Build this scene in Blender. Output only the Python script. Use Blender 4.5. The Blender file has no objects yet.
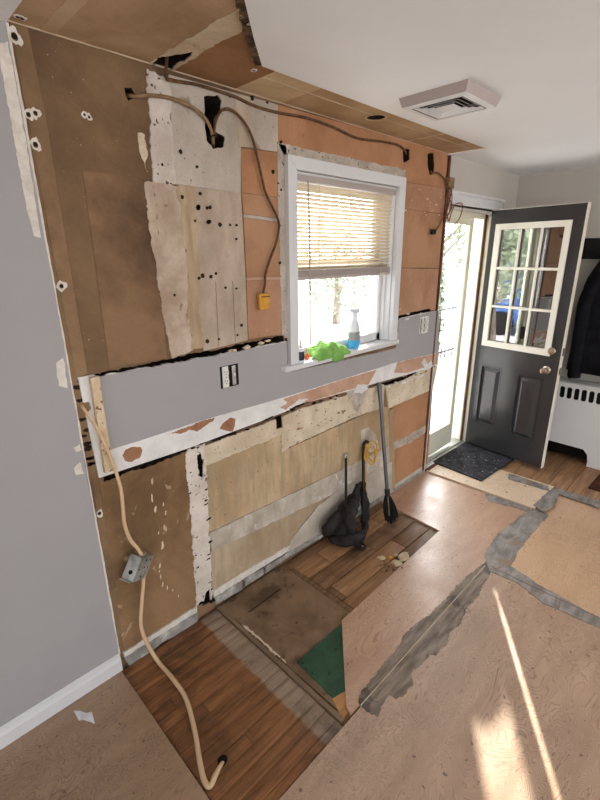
import bpy, bmesh, math, random
import numpy as np
from mathutils import Vector, Matrix, noise
random.seed(7)
S = bpy.context.scene
COL = S.collection

# ------------------------------------------------------------------ camera
FPX = 442.04
YAW, PITCH, ROLL = 0.787988, -0.318687, -0.0097212
CD, CH = 1.66, 1.7596            # distance from the long wall, eye height
_f = np.array([math.cos(YAW)*math.cos(PITCH), math.sin(YAW)*math.cos(PITCH), math.sin(PITCH)])
_r = np.array([math.sin(YAW), -math.cos(YAW), 0.0]); _u = np.cross(_r, _f)
_c, _s = math.cos(ROLL), math.sin(ROLL)
R2 = _c*_r + _s*_u; U2 = -_s*_r + _c*_u
cam_data = bpy.data.cameras.new('camera'); cam = bpy.data.objects.new('camera', cam_data)
COL.objects.link(cam); S.camera = cam
cam_data.sensor_fit = 'VERTICAL'; cam_data.sensor_height = 36.0; cam_data.lens = FPX/800*36.0
cam_data.clip_start = 0.02; cam_data.clip_end = 200
mw = Matrix(((R2[0], U2[0], -_f[0], 0.0), (R2[1], U2[1], -_f[1], -CD), (R2[2], U2[2], -_f[2], CH), (0, 0, 0, 1)))
cam.matrix_world = mw

# ------------------------------------------------------------------ world, sun, exposure
w = bpy.data.worlds.new('world'); S.world = w; w.use_nodes = True
wn = w.node_tree.nodes; wl = w.node_tree.links
bg = wn['Background']
sky = wn.new('ShaderNodeTexSky'); sky.sky_type = 'NISHITA'; sky.sun_disc = False
sky.sun_elevation = math.radians(30); sky.sun_rotation = math.radians(56); sky.dust_density = 2.5; sky.air_density = 1.0; sky.ozone_density = 0.5
desat = wn.new('ShaderNodeHueSaturation'); desat.inputs['Saturation'].default_value = 0.15
wl.new(sky.outputs[0], desat.inputs['Color']); wl.new(desat.outputs[0], bg.inputs[0]); bg.inputs[1].default_value = 0.42
SUN_H = (0.83, 0.553)            # horizontal direction towards the sun
SUN_EL = math.radians(30)
sd = bpy.data.lights.new('sun', 'SUN'); sd.energy = 7.0; sd.angle = 0.006; sd.color = (1.0, 0.9, 0.74)
so = bpy.data.objects.new('sun', sd); COL.objects.link(so)
_sv = Vector((SUN_H[0]*math.cos(SUN_EL), SUN_H[1]*math.cos(SUN_EL), math.sin(SUN_EL))).normalized()
so.rotation_euler = _sv.to_track_quat('Z', 'Y').to_euler(); so.location = (6, 5, 6)
S.view_settings.view_transform = 'Standard'; S.view_settings.look = 'None'
S.view_settings.gamma = 1.0; S.view_settings.use_curve_mapping = False
S.view_settings.exposure = 1.08
try:
    S.cycles.use_denoising = True
    S.cycles.max_bounces = 12; S.cycles.transparent_max_bounces = 16; S.cycles.diffuse_bounces = 6
    S.cycles.sample_clamp_indirect = 8.0
except Exception:
    pass

# ------------------------------------------------------------------ pixel -> place
def ray(x, y):
    return (x-300)*R2 + (400-y)*U2 + FPX*_f
def WP(p, yy=0.0):               # pixel on the wall plane y = yy -> (x, z)
    r = ray(*p); t = (yy+CD)/r[1]; return (r[0]*t, CH+r[2]*t)
def FP(p, z=0.0):                # pixel on the horizontal plane z -> (x, y)
    r = ray(*p); t = (z-CH)/r[2]; return (r[0]*t, -CD+r[1]*t)
def W3(p, yy=0.0):
    x, z = WP(p, yy); return Vector((x, yy, z))

# ------------------------------------------------------------------ materials
def srgb(c):
    return tuple(((v/255)/12.92 if v/255 <= 0.04045 else ((v/255+0.055)/1.055)**2.4) for v in c) + (1.0,)
MATS = {}
class NT:
    def __init__(s, name):
        s.m = bpy.data.materials.new(name); s.m.use_nodes = True
        s.n = s.m.node_tree.nodes; s.l = s.m.node_tree.links
        s.b = s.n['Principled BSDF']; MATS[name] = s.m
        s.tc = s.n.new('ShaderNodeTexCoord')
    def link(s, a, b): s.l.new(a, b)
    def mapping(s, scale=(1, 1, 1), rot=(0, 0, 0), rnd=False):
        mp = s.n.new('ShaderNodeMapping'); mp.inputs['Scale'].default_value = scale; mp.inputs['Rotation'].default_value = rot
        s.link(s.tc.outputs['Object'], mp.inputs['Vector'])
        if rnd:
            oi = s.n.new('ShaderNodeObjectInfo'); mu = s.n.new('ShaderNodeMath'); mu.operation = 'MULTIPLY'; mu.inputs[1].default_value = 37.0
            s.link(oi.outputs['Random'], mu.inputs[0])
            cb = s.n.new('ShaderNodeCombineXYZ')
            for i in range(3): s.link(mu.outputs[0], cb.inputs[i])
            s.link(cb.outputs[0], mp.inputs['Location'])
        return mp.outputs[0]
    def noise(s, vec, scale=5, detail=6, rough=0.6, dist=0.0):
        t = s.n.new('ShaderNodeTexNoise'); t.inputs['Scale'].default_value = scale; t.inputs['Detail'].default_value = detail
        t.inputs['Roughness'].default_value = rough; t.inputs['Distortion'].default_value = dist
        s.link(vec, t.inputs['Vector']); return t.outputs['Fac']
    def ramp(s, fac, stops):
        r = s.n.new('ShaderNodeValToRGB'); e = r.color_ramp.elements
        while len(e) < len(stops): e.new(0.5)
        for i, (p, c) in enumerate(stops):
            e[i].position = p; e[i].color = c if len(c) == 4 else tuple(c)+(1,)
        s.link(fac, r.inputs[0]); return r.outputs[0]
    def mix(s, fac, a, b, blend='MIX'):
        m = s.n.new('ShaderNodeMix'); m.data_type = 'RGBA'; m.blend_type = blend
        for sock, v in ((m.inputs[0], fac), (m.inputs[6], a), (m.inputs[7], b)):
            if hasattr(v, 'is_linked'): s.link(v, sock)
            else: sock.default_value = v
        return m.outputs[2]
    def bump(s, h, strength=0.3, dist=0.01):
        b = s.n.new('ShaderNodeBump'); b.inputs['Strength'].default_value = strength; b.inputs['Distance'].default_value = dist
        s.link(h, b.inputs['Height']); s.link(b.outputs[0], s.b.inputs['Normal'])
    def out(s, col, rough=0.8, spec=0.3, metal=0.0):
        if hasattr(col, 'is_linked'): s.link(col, s.b.inputs['Base Color'])
        else: s.b.inputs['Base Color'].default_value = col
        if hasattr(rough, 'is_linked'): s.link(rough, s.b.inputs['Roughness'])
        else: s.b.inputs['Roughness'].default_value = rough
        s.b.inputs['Specular IOR Level'].default_value = spec; s.b.inputs['Metallic'].default_value = metal
        return s.m
BLK = (0, 0, 0, 1); WHT = (1, 1, 1, 1)
def worn(name, c1, c2, scale=4, stretch=(1, 1, 1), rough=0.85, spec=0.2, bump=0.15, speck=None, stain=None, streak=None, fine=0.12, lo=0.38, hi=0.62, rnd=False, mute=0.0, lift=1.0):
    """mottled surface: two colours by noise, optional specks, stains with a shape of their own, vertical drips"""
    def ds(c):
        l = .3*c[0]+.59*c[1]+.11*c[2]; return tuple(min(244, (v*(1-mute)+l*mute)*lift) for v in c)
    c1, c2 = ds(c1), ds(c2)
    t = NT(name); v = t.mapping(stretch, rnd=rnd)
    n = t.noise(v, scale, 8, 0.62, 0.3)
    col = t.ramp(n, [(lo, srgb(c1)), (hi, srgb(c2))])
    f = t.noise(t.mapping((1, 1, 1)), 90, 4, 0.7)
    g = t.ramp(f, [(0.3, (1-fine,)*3), (0.7, (1+0*fine,)*3)])
    col = t.mix(1.0, col, g, 'MULTIPLY')
    if streak:
        sc, amt, xs = streak
        s1 = t.noise(t.mapping((xs, 1, 0.7)), 5, 5, 0.6, 0.2)
        k = t.ramp(s1, [(0.42, BLK), (0.66, (amt,)*3)])
        col = t.mix(k, col, srgb(sc))
    if stain:
        sc, ss, th = stain
        s2 = t.noise(t.mapping((1, 1, 1)), ss, 6, 0.65, 0.6)
        k = t.ramp(s2, [(th, BLK), (th+0.06, (0.85,)*3)])
        col = t.mix(k, col, srgb(sc))
    if speck:
        sc, ss, th = speck
        s3 = t.noise(t.mapping((1, 1, 1)), ss, 2, 0.5)
        k = t.ramp(s3, [(th, BLK), (th+0.03, (0.9,)*3)])
        col = t.mix(k, col, srgb(sc))
    t.bump(n if bump < 0 else t.noise(t.mapping((1, 1, 1)), scale*6, 6, 0.7), abs(bump), 0.004)
    return t.out(col, rough, spec)
def plain(name, c, rough=0.5, spec=0.4, metal=0.0, bump=0.0, bscale=60, var=0.05):
    t = NT(name)
    n = t.noise(t.mapping(), 3.0, 5, 0.6)
    col = t.mix(1.0, srgb(c), t.ramp(n, [(0.3, (1-2*var,)*3), (0.7, (1,)*3)]), 'MULTIPLY')
    if bump: t.bump(t.noise(t.mapping(), bscale, 4, 0.6), bump, 0.003)
    return t.out(col, rough, spec, metal)
def wood(name, c1, c2, c3, axis=0, rough=0.5, spec=0.4, rnd=True, gs=1.0, stain=None, bump=0.12, unfin=None, tint=0.25):
    t = NT(name)
    st = [14, 14, 14]; st[axis] = 1.1
    v = t.mapping(tuple(gs*k for k in st), rnd=rnd)
    n = t.noise(v, 3.2, 7, 0.62, 0.8)
    col = t.ramp(n, [(0.30, srgb(c1)), (0.5, srgb(c2)), (0.72, srgb(c3))])
    if rnd:
        oi = t.n.new('ShaderNodeObjectInfo')
        k = t.ramp(oi.outputs['Random'], [(0, (1-tint,)*3), (1, (1,)*3)])
        col = t.mix(1.0, col, k, 'MULTIPLY')
    if unfin:                      # varnish line: past this x the boards were never finished
        x0, uc1, uc2 = unfin
        geo = t.n.new('ShaderNodeNewGeometry'); sx = t.n.new('ShaderNodeSeparateXYZ'); t.link(geo.outputs['Position'], sx.inputs[0])
        ma = t.n.new('ShaderNodeMath'); ma.operation = 'ADD'; t.link(sx.outputs[0], ma.inputs[0])
        nn = t.noise(t.mapping((1, 1, 1)), 30, 3, 0.6); m2 = t.n.new('ShaderNodeMath'); m2.operation = 'MULTIPLY'; m2.inputs[1].default_value = 0.03; t.link(nn, m2.inputs[0]); t.link(m2.outputs[0], ma.inputs[1])
        k = t.ramp(ma.outputs[0], [(x0+0.01, BLK), (x0+0.022, WHT)])
        u = t.ramp(n, [(0.3, srgb(uc1)), (0.7, srgb(uc2))])
        col = t.mix(k, col, u)
    if stain:
        sc, ss, th, am = stain
        s2 = t.noise(t.mapping((1, 1, 1)), ss, 6, 0.65, 0.5)
        k = t.ramp(s2, [(th, BLK), (th+0.12, (am,)*3)])
        col = t.mix(k, col, srgb(sc))
    t.bump(n, bump, 0.002)
    return t.out(col, rough, spec)
def plywood(name, c1, c2, c3, rough=0.42, rot=0.0, stain=None, spec=0.75):
    t = NT(name)
    v = t.mapping((1.0, 3.2, 1), (0, 0, rot))
    n = t.noise(v, 1.7, 3, 0.5, 1.2)
    wv = t.n.new('ShaderNodeMath'); wv.operation = 'MULTIPLY'; wv.inputs[1].default_value = 300.0; t.link(n, wv.inputs[0])
    sn = t.n.new('ShaderNodeMath'); sn.operation = 'SINE'; t.link(wv.outputs[0], sn.inputs[0])
    lines = t.ramp(sn.outputs[0], [(0.0, BLK), (0.62, (0.05,)*3), (1.0, WHT)])
    base = t.ramp(t.noise(t.mapping((1.2, 5, 1), (0, 0, rot)), 2.0, 7, 0.65, 0.4), [(0.3, srgb(c2)), (0.7, srgb(c3))])
    mk = t.ramp(t.noise(t.mapping((1, 1, 1)), 1.6, 3, 0.5), [(0.35, (0.25,)*3), (0.65, (0.85,)*3)])
    k = t.mix(1.0, lines, mk, 'MULTIPLY')
    col = t.mix(k, base, srgb(c1))
    # fine grain ticks, small dark checks
    tick = t.noise(t.mapping((7, 60, 1), (0, 0, rot)), 2.2, 4, 0.7)
    col = t.mix(t.ramp(tick, [(0.60, BLK), (0.78, (0.30,)*3)]), col, srgb(c1))
    ck = t.noise(t.mapping((3.0, 3.0, 1)), 2.6, 7, 0.75, 2.2)
    ckm = t.noise(t.mapping((1, 1, 1)), 1.3, 2, 0.5)
    ab = t.n.new('ShaderNodeMath'); ab.operation = 'SUBTRACT'; ab.inputs[1].default_value = 0.5; t.link(ck, ab.inputs[0])
    a2 = t.n.new('ShaderNodeMath'); a2.operation = 'ABSOLUTE'; t.link(ab.outputs[0], a2.inputs[0])
    crack = t.mix(1.0, t.ramp(a2.outputs[0], [(0.0, WHT), (0.012, BLK)]), t.ramp(ckm, [(0.50, BLK), (0.60, (0.75,)*3)]), 'MULTIPLY')
    col = t.mix(crack, col, srgb((70, 48, 34)))
    nail = t.noise(t.mapping((1, 1, 1)), 30, 1, 0.5)
    col = t.mix(t.ramp(nail, [(0.735, BLK), (0.75, (0.8,)*3)]), col, srgb((84, 62, 46)))
    if stain:
        sc, ss, th, am = stain
        s2 = t.noise(t.mapping((1, 1, 1)), ss, 7, 0.7, 0.8)
        col = t.mix(t.ramp(s2, [(th, BLK), (th+0.1, (am,)*3)]), col, srgb(sc))
    t.bump(sn.outputs[0], 0.04, 0.002)
    t.b.inputs['Coat Weight'].default_value = 0.55; t.b.inputs['Coat Roughness'].default_value = 0.42; t.b.inputs['Coat IOR'].default_value = 1.6
    rr = t.ramp(t.noise(t.mapping(), 5, 5, 0.6), [(0.3, (rough-0.08,)*3), (0.7, (rough+0.14,)*3)])
    return t.out(col, rr, spec)
def glass(name, refl=0.08, tint=(1, 1, 1), rough=0.0):
    t = NT(name); n = t.n
    tr = n.new('ShaderNodeBsdfTransparent'); tr.inputs[0].default_value = tuple(tint)+(1,)
    gl = n.new('ShaderNodeBsdfGlossy'); gl.inputs['Roughness'].default_value = rough
    lw0 = n.new('ShaderNodeLayerWeight'); lw0.inputs[0].default_value = 0.5
    lw = n.new('ShaderNodeMath'); lw.operation = 'POWER'; lw.inputs[1].default_value = 4.0; t.link(lw0.outputs['Facing'], lw.inputs[0])
    ad = n.new('ShaderNodeMath'); ad.operation = 'ADD'; ad.inputs[1].default_value = refl; ad.use_clamp = True; t.link(lw.outputs[0], ad.inputs[0])
    mx = n.new('ShaderNodeMixShader'); t.link(ad.outputs[0], mx.inputs[0]); t.link(tr.outputs[0], mx.inputs[1]); t.link(gl.outputs[0], mx.inputs[2])
    t.link(mx.outputs[0], n['Material Output'].inputs['Surface'])
    return t.m

M = {}
M['grey_paint'] = plain('grey_wall_paint', (165, 162, 162), 0.6, 0.3, bump=0.08, bscale=140, var=0.03)
M['grey_paint_far'] = plain('warm_grey_wall_paint', (194, 188, 180), 0.6, 0.3, bump=0.06, bscale=140, var=0.03)
M['ceiling'] = plain('white_ceiling_paint', (238, 240, 242), 0.85, 0.2, bump=0.08, bscale=120, var=0.02)
M['white_trim'] = plain('white_trim_paint', (216, 216, 217), 0.4, 0.45, var=0.02)
M['cream_trim'] = plain('cream_trim_paint', (236, 232, 212), 0.4, 0.45, var=0.02)
M['white_board'] = worn('white_primed_plaster', (216, 214, 210), (235, 233, 230), 8, rough=0.8, fine=0.05)
M['raw_edge'] = worn('raw_gypsum_edge', (214, 206, 194), (232, 226, 216), 20, rough=0.9)
M['brown'] = worn('brown_gypsum_paper', (98, 70, 44), (132, 98, 64), 1.6, rough=0.85, stain=None, speck=((190, 170, 145), 70, 0.735), fine=0.10, mute=0.27, lift=1.08)
M['brown_light'] = worn('lighter_brown_gypsum_paper', (112, 82, 52), (146, 110, 74), 2.0, rough=0.85, fine=0.10, mute=0.26, lift=1.1)
M['brown_dark'] = worn('dark_brown_gypsum_paper', (88, 62, 40), (142, 104, 70), 1.8, rough=0.8, fine=0.12, speck=((185, 165, 140), 55, 0.80), mute=0.25, lift=1.08)
M['brown_low'] = worn('brown_gypsum_paper_with_plaster_scuffs', (112, 80, 48), (146, 108, 68), 2.2, rough=0.85, stain=((196, 172, 140), 9, 0.615), fine=0.12, mute=0.24, lift=1.1)
M['compound'] = worn('white_joint_compound_pitted', (196, 184, 172), (222, 212, 202), 7, rough=0.9, speck=((64, 50, 40), 46, 0.645), stain=((150, 132, 116), 8, 0.64), bump=0.5)
M['compound_clean'] = worn('white_joint_compound', (206, 194, 182), (228, 218, 206), 6, rough=0.9, speck=((90, 74, 60), 55, 0.665), bump=0.4)
M['panel_pale'] = worn('pale_grey_painted_plaster', (170, 158, 144), (200, 190, 178), 2.6, rough=0.75, stain=((138, 118, 96), 4, 0.58), speck=((80, 62, 48), 60, 0.71))
M['panel_tan'] = worn('greyish_tan_plaster', (156, 136, 114), (182, 162, 140), 2.2, rough=0.8, streak=((150, 126, 100), 0.35, 3), speck=((70, 54, 42), 60, 0.78), mute=0.3, lift=1.12)
M['pinkish'] = worn('pinkish_scraped_plaster', (172, 150, 130), (208, 192, 174), 5, rough=0.85, stain=((132, 102, 72), 7, 0.62))
M['drip'] = worn('tan_glue_drips', (164, 134, 98), (188, 160, 124), 5, (2, 1, 0.6), rough=0.7, streak=((140, 108, 74), 0.4, 6), mute=0.3, lift=1.1)
M['orange'] = worn('orange_gypsum_paper', (178, 118, 76), (200, 142, 98), 3, rough=0.85, stain=((150, 98, 64), 6, 0.68), fine=0.1, mute=0.26, lift=0.97)
M['orange_hi'] = worn('bright_orange_gypsum_paper', (186, 122, 76), (206, 142, 94), 3, rough=0.85, fine=0.1, stain=((150, 92, 56), 7, 0.70), mute=0.24, lift=0.96)
M['orange_r'] = worn('rosy_orange_gypsum_paper', (180, 122, 84), (200, 144, 106), 3, rough=0.85, fine=0.1, speck=((226, 196, 160), 46, 0.70), mute=0.26, lift=0.99)
M['plaster_grey'] = worn('grey_patching_plaster', (168, 156, 142), (200, 190, 178), 9, rough=0.9, speck=((70, 56, 46), 50, 0.67), bump=0.4)
M['cream'] = worn('cream_torn_wallboard', (196, 176, 146), (220, 204, 178), 5, rough=0.85, stain=((168, 136, 100), 8, 0.62), speck=((100, 72, 50), 60, 0.68), mute=0.15, lift=1.05)
M['tan_stain'] = worn('stained_tan_wallboard', (166, 134, 96), (196, 168, 130), 2.4, (1, 1, 0.6), rough=0.75, streak=((150, 138, 112), 0.7, 5), speck=((90, 66, 44), 60, 0.72), mute=0.14, lift=1.08)
M['tan_low'] = worn('lower_stained_tan_wallboard', (160, 132, 100), (186, 164, 132), 3, (1, 1, 0.6), rough=0.8, streak=((150, 132, 106), 0.5, 5), mute=0.16, lift=1.06)
M['pale_band'] = worn('pale_scraped_band', (176, 164, 146), (210, 202, 188), 6, rough=0.8, streak=((164, 150, 130), 0.5, 4), stain=((226, 222, 214), 7, 0.58))
M['plaster_low'] = worn('pale_lower_plaster', (184, 174, 158), (206, 198, 184), 4, rough=0.85, stain=((158, 142, 120), 6, 0.66))
M['base_grey'] = worn('grey_mortar_base', (136, 132, 126), (182, 178, 170), 12, rough=0.95, stain=((212, 208, 200), 12, 0.58), bump=0.6)
M['peel'] = worn('peeled_brown_paper', (156, 100, 66), (178, 124, 88), 9, rough=0.85, mute=0.2, lift=1)
M['peel_orange'] = worn('peeled_rosy_paper', (188, 138, 106), (206, 160, 130), 7, rough=0.85, fine=0.08, mute=0.25, lift=1.04)
M['ceil_brown'] = worn('brown_ceiling_paper', (150, 116, 78), (178, 144, 104), 2.4, rough=0.9, speck=((84, 60, 40), 70, 0.79), fine=0.1, mute=0.3, lift=1.2)
M['ceil_dark'] = worn('dark_brown_ceiling_paper', (138, 92, 54), (160, 112, 70), 3, rough=0.9, stain=((196, 166, 128), 5, 0.71), mute=0.22, lift=1.08)
M['ceil_tan'] = worn('tan_ceiling_paper', (184, 154, 112), (202, 174, 134), 3, rough=0.9, fine=0.08, mute=0.22, lift=1.12)
M['ceil_tan2'] = worn('darker_tan_ceiling_paper', (166, 130, 88), (184, 150, 108), 3, rough=0.9, fine=0.08, mute=0.26, lift=1.12)
M['ceil_joint'] = worn('pale_ceiling_joint_tape', (190, 168, 138), (216, 200, 176), 5, rough=0.9, stain=((162, 132, 98), 6, 0.62))
M['dark_and_hole_shade'] = worn('dark_brown_and_hole_shade', (34, 26, 20), (52, 40, 30), 8, rough=0.95)  # dark brown lining; also paints the shade of holes and gaps
M['subfloor'] = worn('dark_dusty_subfloor', (66, 50, 38), (92, 72, 54), 10, rough=0.9)
M['hardwood'] = wood('worn_oak_strip_floor', (92, 60, 36), (134, 90, 55), (164, 114, 72), 0, rough=0.42, stain=((70, 48, 34), 4, 0.53, 0.6), unfin=(0.895, (132, 112, 94), (170, 150, 130)), tint=0.18)
M['old_ply'] = worn('old_brown_underlay', (104, 82, 62), (142, 116, 90), 4, rough=0.6, spec=0.35, stain=((80, 62, 46), 5, 0.57), speck=((60, 44, 32), 30, 0.70), bump=0.4)
M['old_plank'] = wood('old_dark_plank', (96, 68, 48), (128, 96, 68), (156, 120, 86), 0, rough=0.5, stain=((72, 52, 38), 5.5, 0.53, 0.65), tint=0.25)
M['old_plank_light'] = wood('old_light_plank', (122, 88, 60), (160, 120, 84), (188, 148, 108), 0, rough=0.5, stain=((80, 54, 36), 5, 0.6, 0.5), tint=0.2)
M['lath'] = wood('pale_edge_strip', (104, 82, 62), (136, 112, 88), (168, 146, 118), 1, rough=0.7)
M['ply_raw'] = wood('rough_orange_plywood', (150, 100, 58), (182, 132, 84), (200, 152, 104), 0, rough=0.7)
M['ply_a'] = plywood('plywood_dull_brown', (116, 88, 64), (146, 116, 88), (170, 138, 108), 0.5, 0.5)  # duller brown plywood, darker than the other sheets
M['ply_b'] = plywood('plywood_pinkish', (138, 98, 74), (174, 136, 108), (196, 160, 132), 0.34, 0.0, stain=((150, 104, 88), 2.4, 0.60, 0.5))
M['ply_c'] = plywood('plywood_swirled_grain', (118, 88, 68), (162, 130, 106), (188, 158, 132), 0.36, 0.9)
M['ply_d'] = plywood('plywood_honey', (164, 122, 90), (196, 158, 122), (212, 178, 142), 0.40, 0.25)
M['ply_e'] = plywood('plywood_cream', (196, 166, 132), (216, 190, 158), (228, 206, 178), 0.42, 0.1)
M['smear'] = worn('grey_floor_leveller', (116, 110, 104), (160, 155, 150), 7, (1, 2.5, 1), rough=0.5, spec=0.35, stain=((140, 116, 96), 6, 0.57), bump=0.4)
M['smear_brown'] = worn('brown_grey_floor_leveller', (104, 90, 78), (152, 138, 124), 6, (1, 5, 1), rough=0.5, spec=0.35, stain=((78, 70, 64), 5, 0.56), bump=0.5)
M['green'] = worn('old_green_linoleum', (34, 70, 50), (50, 92, 66), 7, rough=0.45, spec=0.4, speck=((20, 36, 28), 34, 0.67), stain=((92, 122, 98), 22, 0.68))
M['door_paint'] = plain('charcoal_gloss_paint', (58, 58, 60), 0.2, 0.6, bump=0.03, bscale=80, var=0.12)
M['door_edge'] = plain('cream_door_edge', (228, 220, 204), 0.5, 0.4)
M['lite_frame'] = plain('ivory_lite_frame', (238, 234, 220), 0.4, 0.4, var=0.02)
M['jamb_brown'] = worn('reddish_brown_weatherstrip', (84, 50, 36), (112, 70, 50), 10, rough=0.6)
M['nickel'] = plain('brushed_nickel', (200, 186, 170), 0.25, 0.5, 1.0)
M['dark_metal'] = plain('dark_metal', (44, 42, 42), 0.4, 0.5, 0.8)
M['black'] = plain('black_plastic', (22, 22, 24), 0.5, 0.4)
M['black_void'] = plain('black_wall_box', (26, 22, 20), 0.8, 0.2)
M['galv'] = worn('galvanised_steel', (150, 150, 146), (206, 206, 200), 14, rough=0.45, spec=0.5)
MATS['galvanised_steel'].node_tree.nodes['Principled BSDF'].inputs['Metallic'].default_value = 0.6
M['aluminium'] = plain('mill_aluminium', (200, 200, 198), 0.35, 0.5, 0.7)
M['storm'] = plain('cream_storm_door_paint', (222, 220, 200), 0.4, 0.4, var=0.02)
M['glass'] = glass('clear_window_glass', 0.02)
M['glass_door'] = glass('door_lite_glass', 0.42, (0.42, 0.44, 0.44))
M['slat'] = plain('cream_blind_slat', (206, 192, 166), 0.5, 0.4, var=0.02)
M['rail_grey'] = plain('grey_blind_rail', (176, 164, 158), 0.5, 0.4, var=0.03)
M['mat'] = worn('charcoal_coir_mat', (40, 40, 44), (70, 70, 74), 14, rough=0.95, bump=0.8, speck=((170, 170, 170), 40, 0.68))
M['torn'] = worn('torn_board_edge', (48, 36, 26), (120, 98, 74), 22, rough=0.95, bump=0.8, speck=((196, 176, 148), 40, 0.66))
M['rad'] = plain('white_radiator_enamel', (226, 226, 224), 0.4, 0.4, var=0.02)
M['coat'] = worn('black_coat_cloth', (14, 14, 18), (26, 26, 30), 10, rough=0.9)
M['rag'] = worn('charcoal_knit_cloth', (34, 31, 31), (58, 54, 53), 18, rough=0.95, bump=0.6)
M['green_rag'] = worn('lime_green_microfibre', (112, 166, 80), (140, 190, 100), 16, rough=0.95, bump=0.6)
M['cable_beige'] = plain('beige_cable_jacket', (222, 190, 152), 0.5, 0.35, var=0.08)
M['cable_tan'] = worn('old_tan_cloth_cable', (120, 96, 70), (150, 124, 94), 30, rough=0.8)
M['cable_dark'] = worn('old_brown_cable', (84, 60, 42), (116, 88, 62), 30, rough=0.8)
M['copper'] = plain('bare_copper_wire', (150, 96, 58), 0.4, 0.5, 0.7)
M['yellow'] = plain('yellow_cord_jacket', (220, 166, 40), 0.45, 0.4)
M['ochre'] = worn('ochre_plastic', (206, 146, 52), (222, 168, 76), 12, rough=0.5)
M['batten'] = worn('cream_batten_with_wood_chips', (206, 180, 146), (226, 206, 176), 9, rough=0.85, speck=((128, 84, 54), 60, 0.62))
M['handle'] = plain('grey_metal_handle', (92, 92, 98), 0.35, 0.5, 0.4)
M['bristle'] = worn('black_bristles', (16, 16, 18), (34, 34, 36), 40, (1, 1, 0.1), rough=0.9, bump=0.8)
M['paper'] = worn('white_paper_scrap', (214, 212, 216), (236, 234, 238), 14, rough=0.9)
M['chip'] = worn('cream_plaster_chip', (196, 176, 144), (224, 208, 178), 12, rough=0.9)
M['outlet'] = plain('white_outlet_plastic', (226, 224, 218), 0.4, 0.4)
M['rug'] = worn('dark_red_brown_rug', (62, 34, 24), (92, 54, 38), 26, rough=0.95, bump=0.6)
M['blue_liquid'] = plain('blue_cleaner_liquid', (70, 168, 226), 0.25, 0.5)
M['clear_white'] = plain('frosted_white_plastic', (226, 232, 240), 0.35, 0.4)
M['label_dark'] = plain('dark_blue_label', (44, 48, 66), 0.5, 0.3)
M['label_grey'] = plain('grey_label', (150, 150, 156), 0.5, 0.3)
M['orange_plastic'] = plain('orange_plastic', (220, 96, 50), 0.4, 0.4)
M['deck'] = worn('pale_snowy_deck', (206, 208, 212), (232, 234, 238), 3, rough=0.8)
M['bark'] = worn('grey_brown_bark', (140, 128, 116), (176, 164, 150), 10, (1, 1, 0.3), rough=0.95, bump=0.8)  # bark paled in its colour to imitate outdoor glare
M['leaf'] = worn('glare_paled_leaves', (150, 166, 136), (186, 198, 172), 2, rough=0.7, rnd=True)  # leaf green washed out in the colour to imitate outdoor glare
M['siding_blue'] = plain('blue_house_siding', (92, 124, 172), 0.6, 0.3)
M['siding_white'] = plain('white_house_siding', (228, 228, 230), 0.6, 0.3)
M['roof'] = worn('grey_shingles', (90, 90, 94), (120, 120, 124), 10, rough=0.9)
M['car_blue'] = plain('blue_car_paint', (60, 96, 160), 0.2, 0.5)
M['tyre'] = plain('black_tyre_rubber', (24, 24, 26), 0.8, 0.2)

# ------------------------------------------------------------------ mesh helpers
def link(name, me, mat=None, parent=None):
    o = bpy.data.objects.new(name, me); COL.objects.link(o)
    if mat is not None:
        me.materials.clear(); me.materials.append(M[mat] if isinstance(mat, str) else mat)
    if parent is not None: o.parent = parent
    return o
def bm_obj(name, bm, mat, parent=None, smooth=False, angle=None):
    bmesh.ops.recalc_face_normals(bm, faces=bm.faces)
    me = bpy.data.meshes.new(name); bm.to_mesh(me); bm.free()
    if smooth:
        for p in me.polygons: p.use_smooth = True
        if angle is not None:
            try: me.set_sharp_from_angle(angle=math.radians(angle))
            except Exception: pass
    return link(name, me, mat, parent)
def add_box(bm, a, b, bev=0.0, seg=2, mtx=None):
    vs = []
    for x in (a[0], b[0]):
        for y in (a[1], b[1]):
            for z in (a[2], b[2]): vs.append(bm.verts.new((x, y, z)))
    fs = [bm.faces.new([vs[i] for i in q]) for q in ((0, 1, 3, 2), (4, 6, 7, 5), (0, 4, 5, 1), (2, 3, 7, 6), (0, 2, 6, 4), (1, 5, 7, 3))]
    if bev > 0:
        es = list({e for f in fs for e in f.edges})
        r = bmesh.ops.bevel(bm, geom=es, offset=bev, segments=seg, affect='EDGES', profile=0.5)
        vs = list({v for f in r['faces'] for v in f.verts} | {v for v in vs if v.is_valid})
    if mtx is not None: bmesh.ops.transform(bm, matrix=mtx, verts=[v for v in vs if v.is_valid])
def box(name, a, b, mat, parent=None, bev=0.0, mtx=None):
    bm = bmesh.new(); add_box(bm, tuple(min(a[i], b[i]) for i in range(3)), tuple(max(a[i], b[i]) for i in range(3)), bev, 2, mtx)
    return bm_obj(name, bm, mat, parent, smooth=bev > 0, angle=35)
def add_prism(bm, pts, ax, d0, d1):
    """closed 2-D outline swept along axis ax ('y': pts are (x,z); 'z': pts are (x,y); 'x': pts are (y,z))"""
    def v(p, d):
        return {'y': (p[0], d, p[1]), 'z': (p[0], p[1], d), 'x': (d, p[0], p[1])}[ax]
    A = [bm.verts.new(v(p, d0)) for p in pts]; B = [bm.verts.new(v(p, d1)) for p in pts]
    n = len(pts)
    if n > 4:
        from mathutils.geometry import tessellate_polygon
        for tri in tessellate_polygon([[Vector((p[0], p[1], 0)) for p in pts]]):
            try: bm.faces.new([A[i] for i in tri]); bm.faces.new([B[i] for i in tri[::-1]])
            except ValueError: pass
        f1 = f2 = None
    else:
        f1 = bm.faces.new(A); f2 = bm.faces.new(B[::-1])
    for i in range(n):
        bm.faces.new((A[i], B[i], B[(i+1) % n], A[(i+1) % n]))
    return f1, f2
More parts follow.
